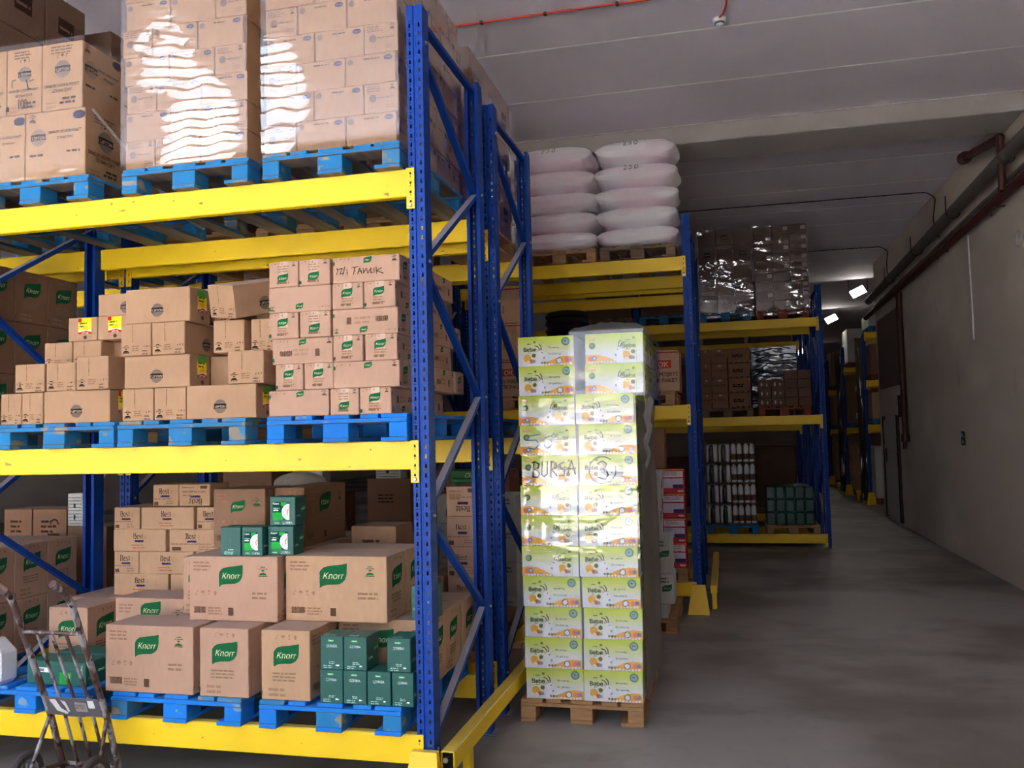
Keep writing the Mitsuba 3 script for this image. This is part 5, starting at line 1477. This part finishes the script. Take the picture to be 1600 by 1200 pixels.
# ------------------------------------------------------------------ second rack: sacks on top, cartons below
for x0, mat, lab in ((-.515, 'pallet_wood', 'left'), (.335, 'pallet_grey_wood', 'right')):
    pallet(x0, Y2 - .05, R2Z[2], mat, f'wooden pallet on top of the second rack under the {lab} pile of sacks')
SZ = [3.872, 4.105, 4.325, 4.545, 4.80, 5.07]
for c, (xc, lab) in enumerate(((-.155, 'left'), (.745, 'right'))):
    for i in range(5):
        hh = SZ[i + 1] - SZ[i] + .022
        k = thing('sack', f'plump white woven sack, {["lowest", "second up", "middle", "fourth up", "topmost"][i]} of the {lab} pile on the rack' + (' with 250 written' if c == 1 and i > 2 else ''), 'sack')
        w = .90 + rng.uniform(-.03, .03)
        at = T().translate([xc + rng.uniform(-.012, .012), Y2 + .30, SZ[i] + .002]) @ T().rotate([0, 0, 1], rng.uniform(-2, 2))
        sm = sack_mesh(w, .66, hh, 40 + c * 7 + i)
        put('bag', mikit.ply(sm, 'sack_cloth', True), k, at)
        if c == 1 or i == 4:
            # handwriting follows the upper front curve of the bag
            ink = C(150, 112, 112) if (c == 0 or i < 3) else C(112, 92, 96)
            strokes = [[(0, .8), (.2, 1.0), (.42, .85), (.3, .5), (0, .02), (.5, .05)], [(1.2, 1.0), (.85, .95), (.8, .58), (1.1, .58), (1.22, .3), (1.0, .02), (.75, .1)], [(1.8, .95), (1.58, .7), (1.62, .15), (1.85, .02), (2.05, .35), (2.0, .8), (1.8, .95)]]
            t3 = trimesh.Trimesh(*sm, process=False)
            tubes = []
            for stt in strokes if i > 2 or c == 1 else []:
                p = bend([(a, b, 0) for a, b in stt], .2, 5)
                o = np.stack([-.12 + p[:, 0] * .075, np.full(len(p), -.6), hh * .60 + p[:, 1] * hh * .24], 1)
                loc, ri, _ = t3.ray.intersects_location(o, np.tile([0, 1., 0], (len(o), 1)), multiple_hits=False)
                if len(loc) > 2:
                    loc = loc[np.argsort(ri)]
                    tubes.append(tube(loc, .004, 5))
            if tubes and i > 2:
                vv, ff = join(tubes)
                put('handwriting', mikit.ply((vv, ff), 'print', color=np.tile(ink, (len(vv), 1))), k, at)
pallet(.28, Y2 - .05, R2Z[1], 'pallet_wood', 'wooden pallet on the second rack middle shelf under the OK carton')
OKC = 'brown carton with red stripe and OK print'
for n, (xa, xb) in enumerate(((.57, 1.135), (.0, .56))):
    carton(xa, xb, Y2 - .03, Y2 + .45, R2Z[1] + PH, R2Z[1] + PH + .435, 'card_tan', OKC + (', right of the pale green packs' if n == 0 else ', hidden behind the pale green packs'), ('tea_bags', n))
pallet(-1.15, Y2 - .05, R2Z[1], 'pallet_wood', 'wooden pallet on the second rack seen between the near uprights')
for i in range(3):
    for n, (xa, xb) in enumerate(((-1.15, -.53), (-.52, -.10))[:1 if i else 2]):
        z = R2Z[1] + PH + i * .405
        carton(xa, xb, Y2 - .03, Y2 + .45, z, z + .40, 'card_tan', f'{OKC if i < 2 else "brown carton with red stripe"}, {RN[i] if i < 2 else "top row"}, {["left", "right"][n]}, between the uprights', ('tea_bags', i) if i == 0 else ('tea_bags_side', i))
pallet(-.76, Y2 + 1.42, R2Z[1], 'pallet_wood', 'wooden pallet under the black wrapped stack, second rack')
k = thing('wrapped_stack', 'black film-wrapped round stack above the pale green packs, in the second rack', 'wrapped stack')
ring = [(0, 0)] + [(.27 + .008 * math.sin(q * 1.9) + (.012 if int(q / 1.6) % 2 else 0), z) for q, z in zip(range(40), np.linspace(0, 1.14, 40))] + [(.22, 1.15), (0, 1.15)]
put('wrap', mikit.ply(lathe(ring, 28), 'black_film', 30), k, T().translate([-.36, Y2 + 1.78, R2Z[1] + PH]))
# bottom shelf: red and white boxes
pallet(.35, Y2 - .05, R2Z[0], 'pallet_wood', 'wooden pallet under the red and white boxes, second rack bottom shelf')
for i in range(4):
    for j in range(3):
        z = R2Z[0] + PH + .002 + i * .256
        carton(.41 + j * .247, .654 + j * .247, Y2 - .03, Y2 + .27, z, z + .254, 'red_card', f'red and white box left of the blue upright, {RN[i] if i < 3 else "top row"}, {["leftmost", "middle", "rightmost"][j]} column', ('red_white', i), name='red_box', cat='box', chamfer=.003)
carton(.60, .95, Y2 - .02, Y2 + .35, R2Z[0] + PH + 1.03, R2Z[0] + PH + 1.45, 'card_brown', 'brown carton on top of the red and white boxes', None)
pallet(-1.58, Y2 - .05, R2Z[0], 'pallet_wood', 'wooden pallet in the dim second rack behind the person, right')
for i in range(2):
    for j in range(2):
        carton(-1.59 + j * .43, -1.165 + j * .43, Y2 - .03, Y2 + .45, R2Z[0] + PH + i * .52, R2Z[0] + PH + (i + 1) * .52 - .003, 'card_brown', f'large dim brown carton beyond the near rack, {["lower", "upper"][i]} {["left", "right"][j]}' + (', arch mark' if i and j else ''), ('plain_print', 1 if j else 0))
for i in range(2):
    carton(-2.40, -1.88, Y2 - .03, Y2 + .45, R2Z[0] + PH + i * .48, R2Z[0] + PH + (i + 1) * .48 - .002, 'card_brown', f'large dim brown carton beside the person, {["lower", "upper"][i]} one', ('plain_print', 0))
carton(-2.30, -2.0, Y2 - .02, Y2 + .2, R2Z[0] + PH + .96, R2Z[0] + 1.42, 'white_card', 'small white carton right of the person, upper print', ('stripes', 1))
for i, (xa, hh) in enumerate(((-3.10, .95), (-3.92, 1.25))):
    carton(xa - .32, xa + .32, Y2 - .03, Y2 + .5, R2Z[0] + PH, R2Z[0] + hh, 'card_brown', f'dim brown carton across the cross aisle at left, {NTH[i] if i else "first"} from the person', ('plain_print', i % 3))
for x0, lab in ((-2.55, 'nearest the person'), (-3.5, 'second left of the person'), (-4.33, 'third left of the person')):
    pallet(x0, Y2 - .05, R2Z[0], 'pallet_wood', f'wooden pallet on the dim second rack bottom shelf, {lab}')
for zi, z in enumerate(R2Z[1:]):  # dark loads added here to block light in the left bay
    for j, xa in enumerate((-4.45, -3.55, -2.65)):
        k = thing('wrapped_stack', f'added light-blocking dark load on the dim second rack at left, {["middle", "top"][zi]} shelf, {["leftmost", "centre", "rightmost"][j]}', 'wrapped stack')
        put('base', mikit.ply(cbox(xa, xa + .8, Y2 - .04, Y2 + 1.16, z + .001, z + .144, .006), 'pallet_grey_wood'), k)
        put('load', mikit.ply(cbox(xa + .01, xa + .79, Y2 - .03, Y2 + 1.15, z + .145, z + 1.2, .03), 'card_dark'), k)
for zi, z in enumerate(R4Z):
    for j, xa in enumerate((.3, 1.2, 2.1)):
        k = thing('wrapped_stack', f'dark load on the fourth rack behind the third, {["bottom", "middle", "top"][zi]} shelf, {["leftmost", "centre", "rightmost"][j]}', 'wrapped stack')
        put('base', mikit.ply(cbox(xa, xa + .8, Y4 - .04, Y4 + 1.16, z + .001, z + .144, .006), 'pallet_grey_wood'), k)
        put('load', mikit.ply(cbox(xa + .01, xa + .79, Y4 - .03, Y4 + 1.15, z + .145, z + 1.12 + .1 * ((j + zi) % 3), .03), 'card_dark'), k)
carton(-3.28, -2.96, Y2 - .02, Y2 + .2, R2Z[0] + .952, R2Z[0] + 1.27, 'white_card', 'small white carton with red mark left of the person', ('red_white', 1))

# ------------------------------------------------------------------ third rack
pallet(1.245, Y3 - .05, R3Z[2], 'pallet_blue', 'dark blue pallet on top of the third rack, left wrapped stack')
pallet(2.14, Y3 - .05, R3Z[2], 'pallet_red_wood', 'dark wooden pallet on top of the third rack, right wrapped stack')
for s_, (x0, x1, wd) in enumerate(((1.25, 2.09, 3), (2.145, 2.96, 3))):
    nrow = 5 if s_ == 0 else 9
    hh = 1.38 / nrow
    for i in range(nrow):
        for j in range(wd):
            cw = (x1 - x0) / wd
            z = R3Z[2] + PH + i * hh
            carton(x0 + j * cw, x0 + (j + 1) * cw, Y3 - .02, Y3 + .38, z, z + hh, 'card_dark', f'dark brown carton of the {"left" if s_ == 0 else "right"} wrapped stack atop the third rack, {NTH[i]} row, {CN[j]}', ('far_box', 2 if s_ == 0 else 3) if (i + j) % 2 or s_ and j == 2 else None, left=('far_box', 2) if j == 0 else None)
    film(f'glinting film around the {"left" if s_ == 0 else "right"} wrapped stack on top of the third rack', [('front', x0 - .015, x1 + .015, Y3 - .03, R3Z[2] + .06, R3Z[2] + PH + 1.38, dict(seed=31 + s_, amp=.045, fx=4, fy=9, nx=90, ny=120, mat='film_thick'))])
for x0, lab in ((.40, 'middle'), (-.15, 'left')):
    pallet(x0 - .15, Y3 - .05, R3Z[2], 'pallet_blue' if lab == 'middle' else 'pallet_grey_wood', f'pallet high on the third rack seen above the pale green stack, {lab}') if lab == 'middle' else pallet(-.665, Y3 - .05, R3Z[2], 'pallet_grey_wood', 'grey pallet high on the third rack seen above the pale green stack, left')
for x0, lab in ((.27, 'middle'), (-.64, 'left')):
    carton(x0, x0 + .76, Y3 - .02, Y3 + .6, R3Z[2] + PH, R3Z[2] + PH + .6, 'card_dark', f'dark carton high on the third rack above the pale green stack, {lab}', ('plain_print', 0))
# middle shelf of the third rack
pallet(1.225, Y3 - .05, R3Z[1], 'pallet_grey_wood', 'wooden pallet on the third rack middle shelf under printed cartons')
for i in range(4):
    z = R3Z[1] + PH + i * .242
    for j, (xa, xb, v) in enumerate(((1.22, 1.385, 0), (1.39, 1.643, 0), (1.655, 2.0, 1))):
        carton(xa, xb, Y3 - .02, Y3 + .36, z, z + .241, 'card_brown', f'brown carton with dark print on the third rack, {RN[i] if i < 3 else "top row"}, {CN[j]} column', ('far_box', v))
pallet(2.11, Y3 - .05, R3Z[1], 'pallet_red_wood', 'reddish pallet on the third rack middle shelf')
k = thing('wrapped_stack', 'shiny dark blue film-wrapped stack on the third rack middle shelf', 'wrapped stack')
v, f = film_sheet(.72, 1.0, 41, amp=.03, fx=2, fy=11, nx=80, ny=160, pleat=[(.36, .55, .5, .7, .14, 9)])
put('wrap_front', mikit.ply((v, f), 'blue_film', True), k, frame((2.03, Y3 + .38, R3Z[1] + PH), (math.cos(.095), -math.sin(.095), 0), (0, 0, 1)))
put('wrap_core', mikit.ply(cbox(2.04, 2.74, Y3 + .385, Y3 + 1.0, R3Z[1] + PH, R3Z[1] + PH + .99, .03), 'blue_film'), k)
r = random.Random(4)
for i in range(4):
    n = 4 if i < 3 else 2
    for j in range(n):
        xa = 2.115 + j * .205 + (.41 if n == 2 else 0)
        z = R3Z[1] + PH + i * .145
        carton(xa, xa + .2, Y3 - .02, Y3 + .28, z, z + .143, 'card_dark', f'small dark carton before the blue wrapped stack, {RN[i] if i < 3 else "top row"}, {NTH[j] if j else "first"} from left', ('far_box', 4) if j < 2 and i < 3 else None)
# bottom shelf: packs of bottles
pallet(1.243, Y3 - .05, R3Z[0], 'pallet_blue', 'dark blue pallet on the third rack bottom shelf under the bottle packs')
JW, JH = .193, .325


def jar_pack(x, z, kind, label):
    """A tray of bottles: a dark oval bottle in a pale carrier, or two slim pale bottles"""
    k = thing('bottle_pack', label, 'bottle pack')
    at = T().translate([x, Y3 - .02, z])
    put('tray', cached('tray', lambda: mikit.ply(cbox(.002, JW - .002, 0, .3, 0, .022, .004) - cbox(.01, JW - .01, .008, .292, .012, .1, 0), 'card_dark')), k, at)
    if kind == 0:
        put('carrier', cached('carrier', lambda: mikit.ply(m3.Manifold.batch_boolean([cbox(.12, JW - .008, .03, .27, .02, JH - .012, .02), cbox(.012, .05, .06, .27, .02, JH - .03, .015), cbox(.012, JW - .008, .2, .28, .02, JH - .012, .02)], m3.OpType.Add), 'white_plastic', 30)), k, at)

        def bott():
            v, f = lathe([(0, .02), (.05, .022), (.056, .05), (.058, .2), (.05, .26), (.03, .29), (.02, .30), (0, .30)], 24)
            return mikit.ply((v * (.85, .6, 1) + (.09, .075, 0), f), 'green_bottle', 35)
        put('bottle', cached('oval', bott), k, at)
        put('painted_highlight', cached('highlight_streak', lambda: mikit.ply(tube(bend([(.045, .03, .05), (.04, .024, .15), (.043, .028, .24), (.06, .03, .275)], .05), .005, 6), 'chrome', True)), k, at)  # chrome streak shaped to draw a highlight on the dark bottle
    else:
        for n in range(2):
            def slim():
                v, f = lathe([(0, .02), (.036, .022), (.040, .04), (.040, .17), (.041, .25), (.034, .285), (.022, .30), (.022, .315), (0, .315)], 20)
                return mikit.ply((v, f), 'white_plastic', 35)
            put('bottle', cached('slim', slim), k, at @ T().translate([.05 + n * .092, .06, 0]))

            def lbl():
                v, f = lathe([(.0405, .06), (.0415, .06), (.0415, .15), (.0405, .15), (.0405, .06)], 20)
                return mikit.ply((v, f), 'card_dark', 35)
            put('label_band', cached('band', lbl), k, at @ T().translate([.05 + n * .092, .06, 0]))
    return k


for i in range(4):
    for j in range(4):
        jar_pack(1.250 + j * (JW + .002) - .012 * (3 - i) * 0, R3Z[0] + PH + i * (JH + .004), 0 if j < 2 else 1, f'pack of {"dark green oval bottles" if j < 2 else "slim pale bottles"} on the third rack, {RN[i] if i < 3 else "top row"}, {["leftmost", "second", "third", "rightmost"][j]}')
for i in range(4):
    carton(1.27, 2.02, Y3 + .29, Y3 + 1.1, R3Z[0] + PH + i * (JH + .004), R3Z[0] + PH + (i + 1) * (JH + .004) - .002, 'card_dark', f'dark tray of bottles behind the front packs, third rack, {RN[i] if i < 3 else "top row"}', None)
pallet(2.175, Y3 - .06, R3Z[0], 'pallet_wood', 'wooden pallet at the end of the third rack bottom shelf, under the teal wrapped goods')
k = thing('wrapped_stack', 'low teal green film-wrapped load at the end of the third rack bottom shelf', 'wrapped stack')
put('core', mikit.ply(cbox(2.19, 2.90, Y3 + .02, Y3 + 1.0, R3Z[0] + PH, R3Z[0] + PH + .60, .05), 'teal_pack'), k)
for j in range(5):
    for i in range(3):
        put('bundle', cached(('bundle', (i + j) % 3), lambda: mikit.ply(cbox(0, .138 + .004 * ((i + j) % 3), 0, .06, 0, .20, .03), 'teal_pack', 30)), k, T().translate([2.17 + j * .147, Y3 - .035, R3Z[0] + PH + i * .205]))

# ------------------------------------------------------------------ far rows: strips of wrapped loads beside the uprights
for x, y, zs, where in FAR:
    for i, z in enumerate((0.0,) + zs):
        top = (zs + (5.0,))[i]
        for sx, lab in ((x + .175, 'right'),):
            hh = min(1.15 if i else 1.25, top - z - .45)
            pallet(sx, y - .03, z, 'pallet_blue' if i % 2 else 'pallet_red_wood', f'dark pallet {lab} of the {where} far upright, {["floor", "lower shelf", "upper shelf", "topmost shelf"][i]}')
            if hh < .3:
                continue
            nr = max(2, int(hh / .3))
            for q in range(nr):
                mat = ('white_card', 'card_tan', 'card_brown')[(i + (lab == 'left') + (where == 'middle')) % 3] if where != 'deepest' else 'card_tan'
                carton(sx, sx + .78, y - .02, y + 1.1, z + PH + q * hh / nr, z + PH + (q + 1) * hh / nr, mat, f'carton {lab} of the {where} far upright, {["on the floor", "lower shelf", "upper shelf", "topmost shelf"][i]}, {RN[q]}', ('far_box', 4) if (q + i) % 2 else None)
    for yy, lab in ((y - .004, 'front'),):
        put('stretch_film', mikit.ply(film_sheet(.16, 4.0, 60 + int(y), amp=.03, fx=8, fy=1.2, nx=24, ny=120), 'black_film', True), None, frame((x - .17, yy, .1), (1, 0, 0), (0, 0, 1)), f'dark glossy film hanging beside the {where} far upright', 'plastic film')

# ------------------------------------------------------------------ hand truck, canister
k = thing('hand_truck', 'rusty steel hand truck with two wheels standing before the bottom shelf', 'hand truck')
TXL, TXR, DY = -2.078, -1.718, -.075
railp = lambda x: bend([(x, .035 + DY, .05), (x, -.075 + DY, .40), (x, -.278 + DY, .887), (x + .002, -.36 + DY, 1.085), (x + .004, -.47 + DY, 1.166)], .09)
for x in (TXL, TXR):
    put('rail', mikit.ply(tube(railp(x), .0175, 12), 'rusty_tube', True), k)
e = np.array([(TXL + .004, -.41 + DY, 1.125), (TXL + .004, -.485 + DY, 1.178)])
put('grip', mikit.ply(tube(e, .0205, 14), 'chrome', 40), k, label='shiny chrome grip')
e2_ = np.array([(TXR + .004, -.43 + DY, 1.14), (TXR + .004, -.485 + DY, 1.178)])
put('grip', mikit.ply(tube(e2_, .0205, 14), 'rusty_tube', 40), k)
put('cross_bar', mikit.ply(tube([(TXL, -.278 + DY, .887), (TXR, -.278 + DY, .887)], .011, 10), 'rusty_tube', True), k)
for t in (.27, .52, .77):
    x = TXL + t * (TXR - TXL)
    put('slat_rod', mikit.ply(tube([(x - .01, -.278 + DY, .887), (x, -.1 + DY, .46), (x + .005, .02 + DY, .09)], .0088, 8), 'rusty_tube', True), k)
put('lower_cross_bar', mikit.ply(tube([(TXL, .02 + DY, .10), (TXR, .02 + DY, .10)], .014, 10), 'rusty_tube', True), k)
pl = bar((TXL + .01, -.112 + DY, .455), (TXR - .01, -.112 + DY, .455), .006, .115, (0, -.4, 1))
put('back_plate', mikit.ply(pl, 'grey_plastic'), k, label='dark grey plate with torn white labels')
a = Art(.33, .11)
a.poly(Polygon([(.03, .1), (.07, .105), (.09, .05), (.13, .02), (.12, .01), (.06, .03)]), C(214, 210, 206)).poly(Polygon([(.1, .1), (.13, .09), (.145, .03), (.13, .025), (.12, .06)]), C(205, 200, 198)).rect(.185, .03, .075, .06, C(150, 140, 136)).rect(.27, .055, .04, .05, C(226, 226, 226)).greek(.19, .07, .06, 3, .005, C(90, 80, 76), 2)
up_ = np.array((0, -.4, 1.0)); up_ /= np.linalg.norm(up_)
put('torn_label', a.ply(), k, frame(np.array((TXL + .01, -.112 + DY, .455)) - up_ * .055 + np.array((0, -.0042, -.0016)), (1, 0, 0), tuple(up_)))
WY, WR = -.20 + DY, .118
for x, xi in ((TXL - .045, TXL), (TXR + .02, TXR)):
    put('strut', mikit.ply(tube([(xi, -.075 + DY, .40), (x + .02, WY, WR)], .011, 8), 'rusty_tube', True), k)
    put('strut', mikit.ply(tube([(xi, .02 + DY, .10), (x + .02, WY, WR)], .011, 8), 'rusty_tube', True), k)
    w = T().translate([x, WY, WR]) @ T().rotate([0, 1, 0], 90)
    put('tyre', cached('tyre', lambda: mikit.ply(lathe([(.078, -.02), (.106, -.021), (.117, -.010), (.118, 0), (.117, .010), (.106, .021), (.078, .02), (.074, 0), (.078, -.02)], 36), 'rubber', 35)), k, w)
    put('wheel_disc', cached('disc', lambda: mikit.ply(lathe([(0, -.026), (.022, -.026), (.024, -.012), (.06, -.006), (.076, -.014), (.079, -.014), (.079, .014), (.076, .014), (.06, .006), (.024, .012), (.022, .026), (0, .026)], 30), 'chrome', 35)), k, w)
put('axle', mikit.ply(tube([(TXL - .06, WY, WR), (TXR + .035, WY, WR)], .0105, 10), 'rusty_tube', True), k)
put('toe_plate', mikit.ply(cbox(TXL - .01, TXR + .01, .03 + DY, .14 + DY, .012, .022, .002), 'rusty_tube'), k)
k = thing('canister', 'white plastic canister with red cap on the blue pallet at the left edge', 'canister')
body = m3.Manifold.hull_points(np.vstack([arr(cbox(-.115, .105, -.085, .085, 0, .21, .03))[0], arr(cbox(-.07, .055, -.05, .05, .21, .262, .02))[0]]))
put('body', mikit.ply(body, 'white_plastic', 25), k, T().translate([-2.60, .0, B1]))
put('cap', mikit.ply(lathe([(0, 0), (.03, 0), (.031, .004), (.031, .03), (.027, .036), (0, .036)], 20), 'red_plastic', 35), k, T().translate([-2.60, .0, B1 + .260]))
put('handle', mikit.ply(tube(bend([(-.07, 0, .25), (-.09, 0, .29), (-.03, 0, .30), (-.03, 0, .262)], .03), .012, 8), 'white_plastic', True), k, T().translate([-2.62, .0, B1 - .012]))
